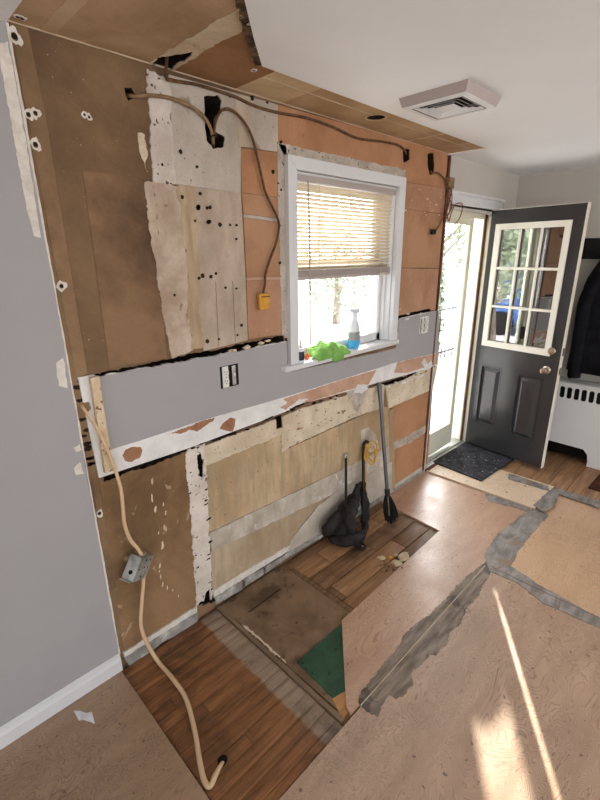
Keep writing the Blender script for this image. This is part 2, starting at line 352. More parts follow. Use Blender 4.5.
def ragged(pts, step=0.03, amp=0.006, rs=None):
    """break an outline's straight edges into uneven torn ones, coarse and fine"""
    rs = rs or random; out = []; ph = rs.uniform(0, 99); acc = 0.0; step = step*0.5
    for i, p in enumerate(pts):
        q = pts[(i+1) % len(pts)]; L = math.hypot(q[0]-p[0], q[1]-p[1])
        n = max(1, int(L/step)); L = max(L, 1e-6); tx, ty = (q[0]-p[0])/L, (q[1]-p[1])/L
        for k in range(n):
            t = k/n; acc_ = acc+t*L
            j = amp*(1.1*noise.noise(Vector((acc_/(step*5), ph, 0)))+0.55*rs.uniform(-1, 1))
            if k == 0: j *= 0.3
            jt = rs.uniform(-.3, .3)*step if k else 0
            out.append((p[0]+tx*(t*L+jt)-ty*j, p[1]+ty*(t*L+jt)+tx*j))
        acc += L
    return out
def area(pts):
    return sum(pts[i][0]*pts[(i+1) % len(pts)][1]-pts[(i+1) % len(pts)][0]*pts[i][1] for i in range(len(pts)))/2
def prism(name, pts, ax, d0, d1, mat, parent=None, amp=0.0, step=0.03):
    if amp: pts = ragged(pts, step, amp)
    bm = bmesh.new(); add_prism(bm, pts, ax, d0, d1)
    bmesh.ops.triangulate(bm, faces=[f for f in bm.faces if len(f.verts) > 4])
    return bm_obj(name, bm, mat, parent)
def catmull(pts, n=8):
    P = [Vector(p) for p in pts]; P = [2*P[0]-P[1]] + P + [2*P[-1]-P[-2]]
    out = []
    for i in range(1, len(P)-2):
        a, b, c, d = P[i-1:i+3]
        for k in range(n):
            t = k/n
            out.append(0.5*((2*b)+(-a+c)*t+(2*a-5*b+4*c-d)*t*t+(-a+3*b-3*c+d)*t**3))
    out.append(P[-2]); return out
def add_tube(bm, pts, r, seg=8, n=8, smooth=True, closed_ends=True):
    path = catmull(pts, n) if smooth and len(pts) > 2 else [Vector(p) for p in pts]
    rr = r if callable(r) else (lambda t: r)
    up = None; rings = []
    for i, p in enumerate(path):
        tg = (path[min(i+1, len(path)-1)]-path[max(i-1, 0)]); tg = tg.normalized() if tg.length > 1e-9 else Vector((0, 0, 1))
        if up is None:
            up = Vector((0, 0, 1)) if abs(tg.z) < 0.9 else Vector((1, 0, 0))
        up = (up-tg*up.dot(tg)); up = up.normalized() if up.length > 1e-6 else tg.orthogonal().normalized()
        sd = tg.cross(up); R = rr(i/max(1, len(path)-1))
        rings.append([bm.verts.new(p+(up*math.cos(a)+sd*math.sin(a))*R) for a in [2*math.pi*k/seg for k in range(seg)]])
    for A, B in zip(rings, rings[1:]):
        for k in range(seg): bm.faces.new((A[k], A[(k+1) % seg], B[(k+1) % seg], B[k]))
    if closed_ends:
        bm.faces.new(rings[0][::-1]); bm.faces.new(rings[-1])
def tube(name, pts, r, mat, parent=None, seg=8, n=8, smooth=True):
    bm = bmesh.new(); add_tube(bm, pts, r, seg, n, smooth)
    return bm_obj(name, bm, mat, parent, smooth=True, angle=50)
def add_lathe(bm, prof, seg=20, mtx=None, cap=True):
    rings = []
    for r, z in prof:
        rings.append([bm.verts.new((r*math.cos(2*math.pi*k/seg), r*math.sin(2*math.pi*k/seg), z)) for k in range(seg)])
    for A, B in zip(rings, rings[1:]):
        for k in range(seg): bm.faces.new((A[k], A[(k+1) % seg], B[(k+1) % seg], B[k]))
    if cap: bm.faces.new(rings[0][::-1]); bm.faces.new(rings[-1])
    if mtx is not None: bmesh.ops.transform(bm, matrix=mtx, verts=[v for r in rings for v in r])
def lathe(name, prof, mat, parent=None, seg=20, mtx=None):
    bm = bmesh.new(); add_lathe(bm, prof, seg, mtx)
    return bm_obj(name, bm, mat, parent, smooth=True, angle=40)
def tag(o, label, cat=None, group=None, kind=None):
    if label: o['label'] = label
    if cat: o['category'] = cat
    if group: o['group'] = group
    if kind: o['kind'] = kind
    return o
def thing(name, loc, label, cat, rotz=0.0, group=None):
    e = bpy.data.objects.new(name, None); COL.objects.link(e); e.empty_display_size = 0.1
    e.location = loc; e.rotation_euler = (0, 0, rotz)
    return tag(e, label, cat, group)
def settle(o, keep=None):
    """put a one-mesh thing's origin at the middle of its base"""
    me = o.data; xs = [v.co for v in me.vertices]
    c = Vector(((min(v.x for v in xs)+max(v.x for v in xs))/2, (min(v.y for v in xs)+max(v.y for v in xs))/2, min(v.z for v in xs)))
    me.transform(Matrix.Translation(-c)); o.location = c; return o
def under(o, parent):
    """parent a world-space mesh to an unrotated Empty, keeping its place"""
    o.data.transform(Matrix.Translation(-Vector(parent.location))); o.parent = parent; return o
def boolean_cut(o, outlines, ax, d0, d1, dark=False):
    xs = [v.co for v in o.data.vertices]
    i, j = {'y': (0, 2), 'z': (0, 1), 'x': (1, 2)}[ax]
    lo = (min(v[i] for v in xs), min(v[j] for v in xs)); hi = (max(v[i] for v in xs), max(v[j] for v in xs))
    use = []
    for pts in outlines:
        a = (min(p[0] for p in pts), min(p[1] for p in pts)); b = (max(p[0] for p in pts), max(p[1] for p in pts))
        if a[0] < hi[0] and b[0] > lo[0] and a[1] < hi[1] and b[1] > lo[1]: use.append(pts)
    if not use: return
    bm = bmesh.new()
    for pts in use: add_prism(bm, pts if area(pts) > 0 else pts[::-1], ax, d0, d1)
    bmesh.ops.recalc_face_normals(bm, faces=bm.faces)
    me = bpy.data.meshes.new('cut'); bm.to_mesh(me); bm.free()
    me.materials.append(M['dark_and_hole_shade'])
    c = bpy.data.objects.new('cut', me); COL.objects.link(c)
    bpy.context.view_layer.update(); c.matrix_world = o.matrix_world.copy()
    md = o.modifiers.new('b', 'BOOLEAN'); md.operation = 'DIFFERENCE'; md.object = c; md.solver = 'EXACT'; md.use_self = True; md.material_mode = 'TRANSFER' if dark else 'INDEX'
    bpy.context.view_layer.update()
    dg = bpy.context.evaluated_depsgraph_get()
    nm = bpy.data.meshes.new_from_object(o.evaluated_get(dg))
    o.modifiers.clear(); old = o.data; o.data = nm
    bpy.data.meshes.remove(old); bpy.data.objects.remove(c); bpy.data.meshes.remove(me)
def circ(c, r, n=12, jit=0.0, sy=1.0):
    return [(c[0]+r*math.cos(2*math.pi*k/n)*(1+random.uniform(-jit, jit)), c[1]+r*sy*math.sin(2*math.pi*k/n)*(1+random.uniform(-jit, jit))) for k in range(n)]

# ================================================================== SHELL
X0, X1, Y1, ZC = -2.9, 4.345, -4.2, 2.385       # near end, far wall, opposite wall, ceiling
DEMO_L, DEMO_R = 0.49, 3.09
# openings and holes in the long wall, as (x, z) outlines
WIN = [(1.615, 1.19), (2.487, 1.19), (2.487, 2.135), (1.615, 2.135)]
DOOR = [(3.115, -0.2), (3.93, -0.2), (3.93, 2.09), (3.115, 2.09)]
def wpoly(px, amp=0.0, step=0.02): 
    p = [WP(q) for q in px]
    return ragged(p, step, amp) if amp else p
HOLES = [
    wpoly([(203, 97), (217, 95), (221, 101), (219, 112), (214, 119), (214, 131), (224, 137), (223, 147), (212, 149), (206, 141), (204, 126)], 0.004),
    wpoly([(124, 88), (131, 88), (135, 95), (133, 99), (128, 101), (125, 95)], 0.002),
    wpoly([(93, 374), (130, 366.5), (170, 358.5), (195, 353), (216, 350), (240, 344), (262, 339.5), (283, 335), (284, 340.5), (250, 348), (216, 354.5), (170, 363), (130, 370), (96, 376.5)], 0.006, 0.025),
    wpoly([(397, 316), (412, 312), (430, 308.5), (430, 311), (412, 315), (397, 319)], 0.003, 0.02),
    wpoly([(99, 479), (120, 471), (150, 460.5), (187, 448), (187, 451), (165, 459), (150, 466), (130, 471), (115, 478), (104, 482)], 0.006, 0.02),
    wpoly([(196, 455), (200, 452), (203, 462), (202, 478), (199, 476), (197, 466)], 0.004, 0.015),
    wpoly([(275, 417), (281, 415), (282, 427), (275.5, 429)]),
    wpoly([(402, 148), (409, 149.5), (409, 160), (403, 163)], 0.003),
    wpoly([(427, 154), (433, 153), (434, 165), (433, 174), (429, 175), (427, 164)], 0.003),
    wpoly([(77, 402), (88, 401), (90, 408), (84, 416), (78, 412)], 0.004),
    wpoly([(205, 592), (209, 588), (210, 602), (202, 606)], 0.004, 0.01),
    wpoly([(381, 383.5), (392, 380), (405, 376), (416, 371), (416, 373), (405, 379), (392, 384), (384, 385.5)], 0.004, 0.015),
    wpoly([(262, 419.5), (272, 415), (273, 417), (262, 422)], 0.003, 0.015),
    wpoly([(288, 408), (304, 402), (310, 400), (310, 402), (298, 407), (289, 410)], 0.003, 0.015),
    wpoly([(215, 438.5), (236, 430.5), (237, 432.5), (215, 440.5)], 0.003, 0.015),
]
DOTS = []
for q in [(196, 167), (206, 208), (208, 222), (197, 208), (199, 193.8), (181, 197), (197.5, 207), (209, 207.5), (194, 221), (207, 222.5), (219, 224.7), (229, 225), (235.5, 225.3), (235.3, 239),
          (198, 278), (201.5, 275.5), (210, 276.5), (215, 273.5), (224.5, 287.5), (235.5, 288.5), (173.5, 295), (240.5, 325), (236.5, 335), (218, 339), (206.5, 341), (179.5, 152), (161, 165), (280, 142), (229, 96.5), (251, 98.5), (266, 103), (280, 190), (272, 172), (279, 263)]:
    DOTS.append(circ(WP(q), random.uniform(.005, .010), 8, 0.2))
WALLCUT = HOLES
wall = box('wall_left', (X0, 0, -0.25), (X1+0.15, 0.16, 2.6), 'brown_dark')
boolean_cut(wall, [WIN, DOOR], 'y', -0.2, 0.4)
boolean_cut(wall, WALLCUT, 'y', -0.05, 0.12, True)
tag(wall, 'long kitchen wall stripped back to brown and orange board beside painted grey plaster', 'wall', kind='structure')

def piece(px, mat, proud, name='gypsum_panel', amp=0.0, step=0.03, cut=True, back=0.0, label=None):
    pts = [WP(q) for q in px]
    o = prism(name, pts, 'y', -proud, -back+0.0005, mat, wall, amp, step)
    if cut: boolean_cut(o, WALLCUT, 'y', -0.05, 0.10)
    if label: o['label'] = label
    return o
# --- upper demolished area
piece([(9, 22), (27, 28), (149, 66), (152, 182), (171, 362), (76, 378)], 'brown', 0.003)
piece([(9, 22), (27, 28), (46, 120), (87, 373), (76, 378)], 'brown_light', 0.0045)
prism('gypsum_panel', [(DEMO_L, .0), (DEMO_L+.06, .0), (DEMO_L+.06, 2.39), (DEMO_L, 2.39)], 'y', -.0025, .0005, 'brown_light', wall)
piece([(46, 118), (55, 160), (104, 369), (88, 372)], 'brown', 0.004)
piece([(82, 171), (150, 180), (166, 358), (109, 368)], 'brown_dark', 0.0055)
piece([(168, 75), (277, 105), (277, 152), (240, 147), (240, 193), (173, 184)], 'panel_pale', 0.006)
piece([(234, 95), (252, 99), (252, 149), (240, 147), (238, 146)], 'panel_tan', 0.0068, 'stain_patch', 0.006)
piece([(177, 185), (240, 193), (244, 262), (247, 340), (203, 351)], 'panel_tan', 0.006)
piece([(214.5, 281), (215.1, 281), (218.2, 346), (217.6, 346)], 'brown_dark', 0.0066, 'groove_line', cut=False)
piece([(231.5, 281), (232.1, 281), (234.8, 342), (234.2, 342)], 'brown_dark', 0.0066, 'groove_line', cut=False)
piece([(146, 69), (168, 78), (171, 130), (174, 184), (152, 182), (149, 130)], 'compound', 0.009, 'joint_compound', 0.008, 0.025)
piece([(152, 182), (178, 186), (183, 230), (188, 290), (192, 350), (171, 359), (166, 330), (161, 270), (156, 220)], 'pinkish', 0.0075, 'joint_compound', 0.006)
piece([(177, 186), (192, 187), (196, 230), (199, 290), (203, 345), (191, 350), (187, 290), (182, 230)], 'drip', 0.0085, 'glue_drip', 0.014, 0.03)
piece([(144, 182), (152, 182), (156, 215), (160, 250), (166, 295), (170, 345), (165, 330), (160, 300), (155, 268), (150, 240), (146, 212)], 'pinkish', 0.0085, 'plaster_flake', 0.007, 0.02)
piece([(137, 133), (144, 135), (147, 155), (145, 170), (139, 152)], 'cream', 0.006, 'plaster_flake', 0.005, 0.02)
piece([(240, 148), (276, 153), (277, 197), (241, 192.5)], 'orange_hi', 0.005)
piece([(241, 193), (277, 197.5), (278, 218.5), (243, 213.5)], 'orange', 0.0045)
piece([(243, 214), (278, 219), (278, 222), (243, 217.5)], 'plaster_grey', 0.005, 'joint_strip', 0.001)
piece([(243, 218), (278, 222.5), (279.5, 276), (246, 277)], 'orange', 0.0045)
piece([(246, 277.5), (279.5, 276.5), (279.6, 279.5), (246, 280.5)], 'peel_orange', 0.005, 'joint_strip', 0.001)
piece([(246, 281), (279.6, 280), (281, 334), (248, 339)], 'orange_r', 0.0045)
piece([(277, 105), (405, 140.5), (405, 171), (277, 144)], 'orange_hi', 0.004)
piece([(277, 143), (405, 170), (404, 182), (285, 159)], 'plaster_grey', 0.007, 'plaster_strip', 0.006)
piece([(276, 142), (285, 146), (288, 339), (281, 336)], 'plaster_grey', 0.007, 'plaster_strip', 0.004)
piece([(405, 140.5), (447, 152.5), (445, 188), (404, 182)], 'orange_hi', 0.0045)
piece([(404, 182.5), (445, 188.5), (444, 214), (403, 208)], 'orange_r', 0.0045)
piece([(403, 208.5), (444, 214.5), (441, 268), (400, 267.5)], 'orange', 0.004)
piece([(400, 268.5), (441, 269), (437.5, 309), (397, 317)], 'orange_r', 0.0045)
for d in DOTS: prism('screw_hole_shade', d, 'y', -0.0098, 0.0, 'dark_and_hole_shade', wall)  # dark discs on the surface, painted shade of small screw holes
# --- band of grey painted drywall behind the old counter
piece([(77, 377), (94, 374), (285, 341), (286, 372), (396, 348), (397, 318.5), (437.5, 310), (436, 366), (392, 378), (310, 401), (260, 420.5), (187, 447.5), (98, 477)], 'white_board', 0.012, 'drywall_band')
piece([(97, 376), (285, 341.5), (286, 372), (396, 348), (397, 319), (437.5, 310.5), (437, 352), (394.5, 362), (283, 396.5), (200, 420), (109, 449)], 'grey_paint', 0.0135, 'grey_paint_coat', 0.0015, 0.05)
def peel(px, mat='peel', proud=0.0132, amp=0.004): piece(px, mat, proud, 'peeled_patch', amp, 0.012, cut=False)
peel([(121, 455), (124, 449), (132, 446), (139, 446), (141, 450), (138, 457), (130, 461), (124, 460)], proud=0.0136, amp=.002)
peel([(168, 433), (196, 422), (214, 417), (211, 421), (203, 426), (195, 431), (188, 429), (181, 432)], proud=0.0136)
peel([(218, 428), (221, 423), (229, 417), (234, 418), (233, 425), (231, 431), (224, 430)], proud=0.0136, amp=.002)
peel([(283, 398), (345, 378), (375, 369.5), (372, 375), (367, 384), (345, 390), (310, 400.5), (300, 403), (308, 398), (297, 399), (290, 405), (284, 409), (279, 407), (286, 402), (282, 399)], 'peel_orange', 0.0136, .003)
peel([(396, 362), (437, 352.5), (436, 364), (420, 368), (404, 373), (393, 372)], 'peel_orange', 0.0136, .003)
peel([(352, 392), (356, 384), (364, 384), (366, 389), (360, 393)], 'white_board', 0.0142, .003)
peel([(420, 362), (423, 358), (426, 364), (430, 360), (431, 366), (424, 369)], 'white_board', 0.0142, .003)
# --- below the band
piece([(82, 400), (98, 477), (118, 650), (113, 650)], 'brown_light', 0.004, amp=0.002)
piece([(99, 480), (187, 451), (188, 480), (192, 540), (197, 606), (124, 652)], 'brown_low', 0.004, amp=0.002)
piece([(184, 450), (204, 443), (206, 480), (209, 540), (212, 600), (196, 605), (193, 560), (189, 500), (186, 470)], 'compound_clean', 0.008, 'joint_compound', 0.008, 0.02)
piece([(203, 446), (275, 419), (300, 408.5), (384, 383.5), (382, 407), (351, 418), (290, 446), (281, 452), (281, 434), (203, 466)], 'cream', 0.0085, 'wallboard_sheet', 0.004)
piece([(203, 464), (281, 433), (281, 451), (382, 406), (391, 408), (389, 446), (330, 474), (215, 529), (207, 532)], 'tan_stain', 0.006, 'wallboard_sheet', 0.002)
piece([(208, 533), (330, 474.5), (389, 446), (389, 462), (330, 495), (287, 515), (211, 551)], 'pale_band', 0.007, 'wallboard_sheet', 0.004)
piece([(210, 551), (287, 515), (328, 496), (316, 506), (300, 526), (289, 541), (286, 546), (212, 590)], 'tan_low', 0.005, 'wallboard_sheet', 0.003)
piece([(330, 495), (391, 461), (391, 490), (286, 556), (289, 541), (301, 526), (317, 506)], 'plaster_low', 0.0095, 'wallboard_sheet', 0.004)
piece([(345, 392), (352, 388), (368, 384), (365, 395), (358, 409), (356, 414), (350, 402)], 'plaster_grey', 0.0095, 'plaster_patch', 0.005, 0.015, False)
piece([(360, 430), (368, 427), (376, 436), (378, 448), (370, 452), (360, 446)], 'pale_band', 0.0075, 'plaster_patch', 0.005, 0.015, False)
piece([(384, 384), (437, 364), (432, 389), (388, 408)], 'cream', 0.008, 'wallboard_sheet', 0.003)
piece([(389, 408), (432, 389), (427, 464), (391, 488)], 'orange_hi', 0.006, 'wallboard_sheet', 0.001)
piece([(390, 443), (408, 435), (425, 425), (425, 432), (408, 443), (391, 450)], 'plaster_grey', 0.0085, 'plaster_strip', 0.006, 0.015)
piece([(391, 486), (427, 463), (426, 469), (391, 491)], 'plaster_low', 0.008, 'plaster_strip', 0.004, 0.015)
piece([(388, 410), (392, 409), (394, 488), (390, 490)], 'tan_low', 0.009, 'plaster_strip', 0.003, 0.03)
piece([(386, 450), (384, 462), (374, 485), (372, 483), (381, 462)], 'cream', 0.009, 'plaster_flake', 0.003, 0.02)
# --- base of the wall: broken mortar where the baseboard was
for px in ([(122, 652), (160, 628), (196, 605), (196, 611), (160, 634), (124, 657)],
           [(212, 590), (250, 567), (288, 545), (287, 550), (250, 573), (213, 597)]):
    piece(px, 'raw_edge', 0.012, 'mortar_strip', 0.004, 0.02, False)
for px in ([(123, 656), (160, 633), (197, 610), (196, 620), (176, 634), (162, 640), (150, 650), (128, 664)],
           [(213, 596), (240, 580), (241, 588), (215, 603)], [(243, 578), (262, 567), (262, 573), (244, 585)], [(264, 566), (286, 552), (330, 527), (330, 531), (287, 556), (264, 572)],
           [(330, 526), (392, 489), (426, 467), (426, 471), (392, 494), (330, 531)]):
    piece(px, 'base_grey', 0.014, 'mortar_strip', 0.004, 0.02, False)
random.seed(44)
def chips(a, b, n, mat, proud, name, sz=(.006, .016), off=3.0, tall=False):
    for i in range(n):
        u = random.random(); q = (a[0]+(b[0]-a[0])*u+random.uniform(-1, 1)*off*.5, a[1]+(b[1]-a[1])*u+random.uniform(-1, 1)*off)
        r = random.uniform(*sz); c = WP(q)
        kx, kz = (.55, 2.2) if tall else (1.5, 1.0)
        prism(name, ragged([(c[0]+x*kx, c[1]+y*kz+(x*.8 if tall else 0)) for x, y in circ((0, 0), r, 7, .5, .6)], .012, r*.35), 'y', -proud, 0.0, mat, wall)
chips((190, 448), (260, 423), 7, 'dark_and_hole_shade', .0136, 'gap_shade_chip', (.004, .009), 1.5)  # dark flat chips stand in for the shade in cracks
chips((284, 411), (340, 396), 9, 'dark_and_hole_shade', .0136, 'gap_shade_chip', (.004, .010), 2)
chips((384, 384), (434, 367), 10, 'dark_and_hole_shade', .0138, 'gap_shade_chip', (.004, .010), 2)
chips((388, 386), (430, 371), 6, 'white_board', .0142, 'plaster_flake', (.008, .018), 3)
chips((300, 410), (352, 398), 7, 'cream', .011, 'plaster_flake', (.010, .024), 5)
chips((290, 432), (345, 412), 6, 'peel', .0092, 'plaster_flake', (.006, .016), 3)
chips((78, 382), (92, 470), 13, 'dark_and_hole_shade', .0062, 'gap_shade_chip', (.006, .014), 5)
chips((200, 360), (275, 340), 9, 'cream', .010, 'plaster_flake', (.006, .014), 2)
chips((206, 482), (210, 600), 10, 'dark_and_hole_shade', .0088, 'gap_shade_chip', (.004, .010), 3)
chips((155, 490), (165, 540), 9, 'cream', .0052, 'plaster_flake', (.005, .014), 12, True)
chips((158, 560), (175, 610), 7, 'cream', .0052, 'plaster_flake', (.004, .012), 12, True)
chips((188, 460), (198, 600), 8, 'dark_and_hole_shade', .0086, 'gap_shade_chip', (.003, .007), 5)
chips((200, 598), (212, 600), 5, 'dark_and_hole_shade', .0148, 'gap_shade_chip', (.006, .012), 4)
chips((120, 472), (185, 450), 12, 'dark_and_hole_shade', .0136, 'gap_shade_chip', (.004, .009), 1.5)
chips((405, 210), (440, 214), 5, 'cream', .006, 'plaster_flake', (.004, .008), 3)
chips((404, 184), (440, 205), 6, 'cream', .006, 'plaster_flake', (.004, .008), 6)
chips((405, 317), (432, 311), 6, 'white_board', .0142, 'plaster_flake', (.006, .012), 3)
# --- torn paper rings round old screws
for q, r in [((14, 37), 5), ((28, 115), 3.6), ((35, 113.5), 3.6), ((35, 145), 4.2), ((61, 286), 4), ((99, 513), 4), ((84, 115), 2.4), ((88.5, 117.5), 2.4)]:
    c = WP(q); rr = r*0.0036
    an_ = random.uniform(0, 6); outp = [(c[0]+rr*(1+.25*math.sin(2*a+an_)+.12*random.uniform(-1, 1))*math.cos(a), c[1]+1.2*rr*(1+.2*math.sin(3*a+an_)+.12*random.uniform(-1, 1))*math.sin(a)) for a in [2*math.pi*k/20 for k in range(20)]]; inn = circ(c, rr*0.5, 20, 0.12, 1.2)
    bm = bmesh.new()
    O = [bm.verts.new((p[0], -0.0075, p[1])) for p in outp]; I = [bm.verts.new((p[0], -0.006, p[1])) for p in inn]
    O2 = [bm.verts.new((p[0], -0.003, p[1])) for p in outp]; I2 = [bm.verts.new((p[0], -0.003, p[1])) for p in inn]
    for k in range(20):
        j = (k+1) % 20
        bm.faces.new((O[k], O[j], I[j], I[k])); bm.faces.new((O[k], O2[k], O2[j], O[j])); bm.faces.new((I[k], I[j], I2[j], I2[k]))
    bm_obj('torn_paper_ring', bm, 'raw_edge', wall)
    prism('screw_hole_shade', circ(c, rr*0.42, 8, 0.2), 'y', -0.0052, -0.002, 'dark_and_hole_shade', wall)
# --- finished drywall left of the stripped area
fin = prism('drywall_sheet', [(X0, 0.0), (DEMO_L+.004, 0.0), (DEMO_L-.002, 1.0), (DEMO_L+.002, 1.9), (DEMO_L-.002, ZC+.01), (X0, ZC+.01)], 'y', -0.014, 0.001, 'grey_paint', wall)
def bare(px, name='bare_plaster_patch', amp=0.003): prism(name, [WP(q, -0.0145) for q in px], 'y', -0.0148, -0.010, 'raw_edge', wall, amp, 0.02)
bare([(0, 43), (8, 41), (22, 118), (36, 205), (41, 238), (34, 236), (24, 195), (0, 62)])
bare([(56, 363), (63, 358), (68, 388), (59, 386)]); bare([(73, 448), (80, 444), (82, 450), (76, 452)]); bare([(74, 468), (80, 462), (84, 474), (76, 475)])
# raw cut edge of that sheet
prism('cut_edge', ragged([(DEMO_L-.001, .08), (DEMO_L+.005, .08), (DEMO_L+.005, ZC), (DEMO_L-.001, ZC)], .05, .0015), 'y', -0.0152, 0.0, 'raw_edge', wall)
# --- wall above and beside the door (painted)
prism('drywall_sheet', [(DEMO_R+.01, 2.05), (X1, 2.05), (X1, ZC+.01), (DEMO_R+.01, ZC+.01)], 'y', -0.012, 0.001, 'grey_paint_far', wall)
prism('drywall_sheet', [(3.93, 0.0), (X1, 0.0), (X1, 2.05), (3.93, 2.05)], 'y', -0.012, 0.001, 'grey_paint_far', wall)
box('corner_bead', (DEMO_R-.004, -0.014, 0.02), (DEMO_R+.018, 0.001, ZC), 'jamb_brown', wall)

# far wall; unseen opposite and near walls, openings added for fill light
wf = box('wall_far', (X1, Y1, -0.25), (X1+0.15, 0.0, 2.6), 'grey_paint_far'); tag(wf, 'warm grey far wall behind the open door and radiator', 'wall', kind='structure')
wr = box('wall_right', (X0, Y1-0.15, -0.25), (X1+0.15, Y1, 2.6), 'grey_paint_far')
boolean_cut(wr, [[(-2.6, 0.6), (0.5, 0.6), (0.5, 2.3), (-2.6, 2.3)], [(0.9, 0.6), (4.0, 0.6), (4.0, 2.3), (0.9, 2.3)]], 'y', Y1-0.4, Y1+0.2)
tag(wr, 'unseen grey wall opposite the stripped wall with wide openings added for fill light', 'wall', kind='structure')
wn_ = box('wall_near', (X0-0.15, Y1-0.15, -0.25), (X0, 0.16, 2.6), 'grey_paint')
boolean_cut(wn_, [[(-3.8, 0.9), (-1.6, 0.9), (-1.6, 2.3), (-3.8, 2.3)]], 'x', X0-0.4, X0+0.2)
tag(wn_, 'grey end wall behind the viewer with a wide opening added for fill light', 'wall', kind='structure')

# ================================================================== CEILING
ceil = box('ceiling', (X0, Y1, ZC+0.013), (X1, 0.0, 2.6), 'ceil_tan2')
CH_HOLES = [ragged([FP(q, ZC+.013) for q in [(147, 68), (158, 57), (176, 53), (193, 50), (187, 57), (174, 66), (166, 72), (152, 74)]], .03, .008),
            circ(FP((376, 117), ZC+.013), 0.045, 20)]
CH_HOLES[0] = [(x, min(y, -0.004)) for x, y in CH_HOLES[0]]
boolean_cut(ceil, CH_HOLES, 'z', ZC-0.1, ZC+0.14, True)
tag(ceil, 'white ceiling with its edge cut away along the stripped wall', 'ceiling', kind='structure')
OPEN = [(DEMO_L, -0.78), (0.70, -0.76), (0.911, -0.555), (1.06, -0.41), (1.209, -0.273), (3.105, -0.263), (3.085, 0.0)]
wc = prism('ceiling_drywall', [(X0, 0.0), (DEMO_L, 0.0)] + OPEN + [(X1, 0.0), (X1, Y1), (X0, Y1)], 'z', ZC, ZC+0.0125, 'ceiling', ceil)
def cpiece(pts, mat, down, name='ceiling_board', amp=0.0, step=0.04, px=False):
    if px: pts = [FP(q, ZC+.01) for q in pts]
    pts = [(x, min(y, -0.001)) for x, y in pts]
    o = prism(name, pts, 'z', ZC+0.0135-down, ZC+0.0135, mat, ceil, amp, step)
    boolean_cut(o, CH_HOLES, 'z', ZC-0.1, ZC+0.12); return o
cpiece([(DEMO_L, 0), (0.935, 0), (0.935, -0.8), (DEMO_L, -0.8)], 'ceil_brown', 0.003)
cpiece([(0.925, 0), (1.02, 0), (1.01, -0.2), (1.015, -0.47), (0.93, -0.56), (0.925, -0.4)], 'ceil_joint', 0.005, 'joint_tape', 0.008)
cpiece([(1.0, 0), (1.295, 0), (1.292, -0.285), (1.2, -0.285), (1.0, -0.48)], 'ceil_dark', 0.003)
cpiece([(1.296, 0), (1.552, 0), (1.548, -0.275), (1.293, -0.275)], 'ceil_tan', 0.003)
cpiece([(1.553, 0), (3.085, 0), (3.105, -0.27), (1.549, -0.275)], 'ceil_tan2', 0.003)
cpiece([(1.296, -0.17), (3.09, -0.165), (3.095, -0.172), (1.296, -0.178)], 'ceil_joint', 0.0045, 'joint_tape', 0.001)
cpiece([(2.56, 0), (2.585, 0), (2.585, -0.27), (2.56, -0.27)], 'ceil_tan', 0.0045, 'joint_tape', 0.003)
cpiece([(DEMO_L+.09, -0.002), (DEMO_L+.13, -0.002), (DEMO_L+.13, -0.8), (DEMO_L+.09, -0.8)], 'ceil_tan', 0.0045, 'joint_tape', 0.002)
# dark torn edge of the cut
for i in range(2, 4):
    a, b = OPEN[i], OPEN[i+1]; nx, ny = (b[1]-a[1]), -(b[0]-a[0]); L = math.hypot(nx, ny); nx, ny = nx/L*0.026, ny/L*0.026
    if nx > 0: nx, ny = -nx, -ny
    cpiece([a, b, (b[0]+nx, b[1]+ny), (a[0]+nx, a[1]+ny)], 'torn', 0.0105, 'torn_edge', 0.004, 0.02)
cpiece([(DEMO_L, -0.001), (3.08, -0.001), (3.08, -0.006), (DEMO_L, -0.006)], 'ceil_joint', 0.006, 'joint_tape', 0.002, 0.05)
for q in [(17, 16), (254, 70), (22, 18)]:
    cpiece(circ(FP(q, ZC+.01), .012, 10, .25), 'raw_edge', 0.0055, 'torn_paper_ring'); cpiece(circ(FP(q, ZC+.01), .005, 8, .2), 'dark_and_hole_shade', 0.006, 'screw_hole_shade')
# rim of the old light opening
c = FP((376, 117), ZC+.013); bm = bmesh.new()
for r0, r1 in ((0.0462, 0.056),):
    A = [bm.verts.new((c[0]+r0*math.cos(t*math.pi/12), c[1]+r0*math.sin(t*math.pi/12), ZC+.009)) for t in range(24)]
    B = [bm.verts.new((c[0]+r1*math.cos(t*math.pi/12), c[1]+r1*math.sin(t*math.pi/12), ZC+.009)) for t in range(24)]
    C_ = [bm.verts.new((c[0]+r0*math.cos(t*math.pi/12), c[1]+r0*math.sin(t*math.pi/12), ZC+.012)) for t in range(24)]
    for k in range(24): bm.faces.new((A[k], A[(k+1) % 24], B[(k+1) % 24], B[k])); bm.faces.new((A[k], C_[k], C_[(k+1) % 24], A[(k+1) % 24]))
bm_obj('hole_rim', bm, 'ceil_tan', ceil)

# ================================================================== FLOOR
floor = box('floor', (X0, Y1, -0.25), (X1, 0.0, -0.032), 'subfloor')
tag(floor, 'torn up kitchen floor of plywood sheets, oak strips and old planks', 'floor', kind='structure')
def fpiece(pts, mat, top, th=0.012, name='plywood_sheet', amp=0.0, step=0.05, px=False, label=None):
    if px: pts = [FP(q, top) for q in pts]
    o = prism(name, pts, 'z', top-th, top, mat, floor, amp, step)
    if label: o['label'] = label
    return o
SEAM = -0.885
fpiece([(X0, -0.016), (0.483, -0.016), (0.478, SEAM-.35), (0.474, -1.3), (X0, -1.3)], 'ply_a', 0.0, 0.03)
fpiece([(X0, -1.304), (0.47, -1.304), (0.47, Y1), (X0, Y1)], 'ply_c', 0.0, 0.03)
fpiece([(0.474, SEAM-.006), (2.312, SEAM), (2.305, Y1), (0.474, Y1)], 'ply_c', 0.0, 0.03, label='plywood sheet with swirling grain and dark checks')
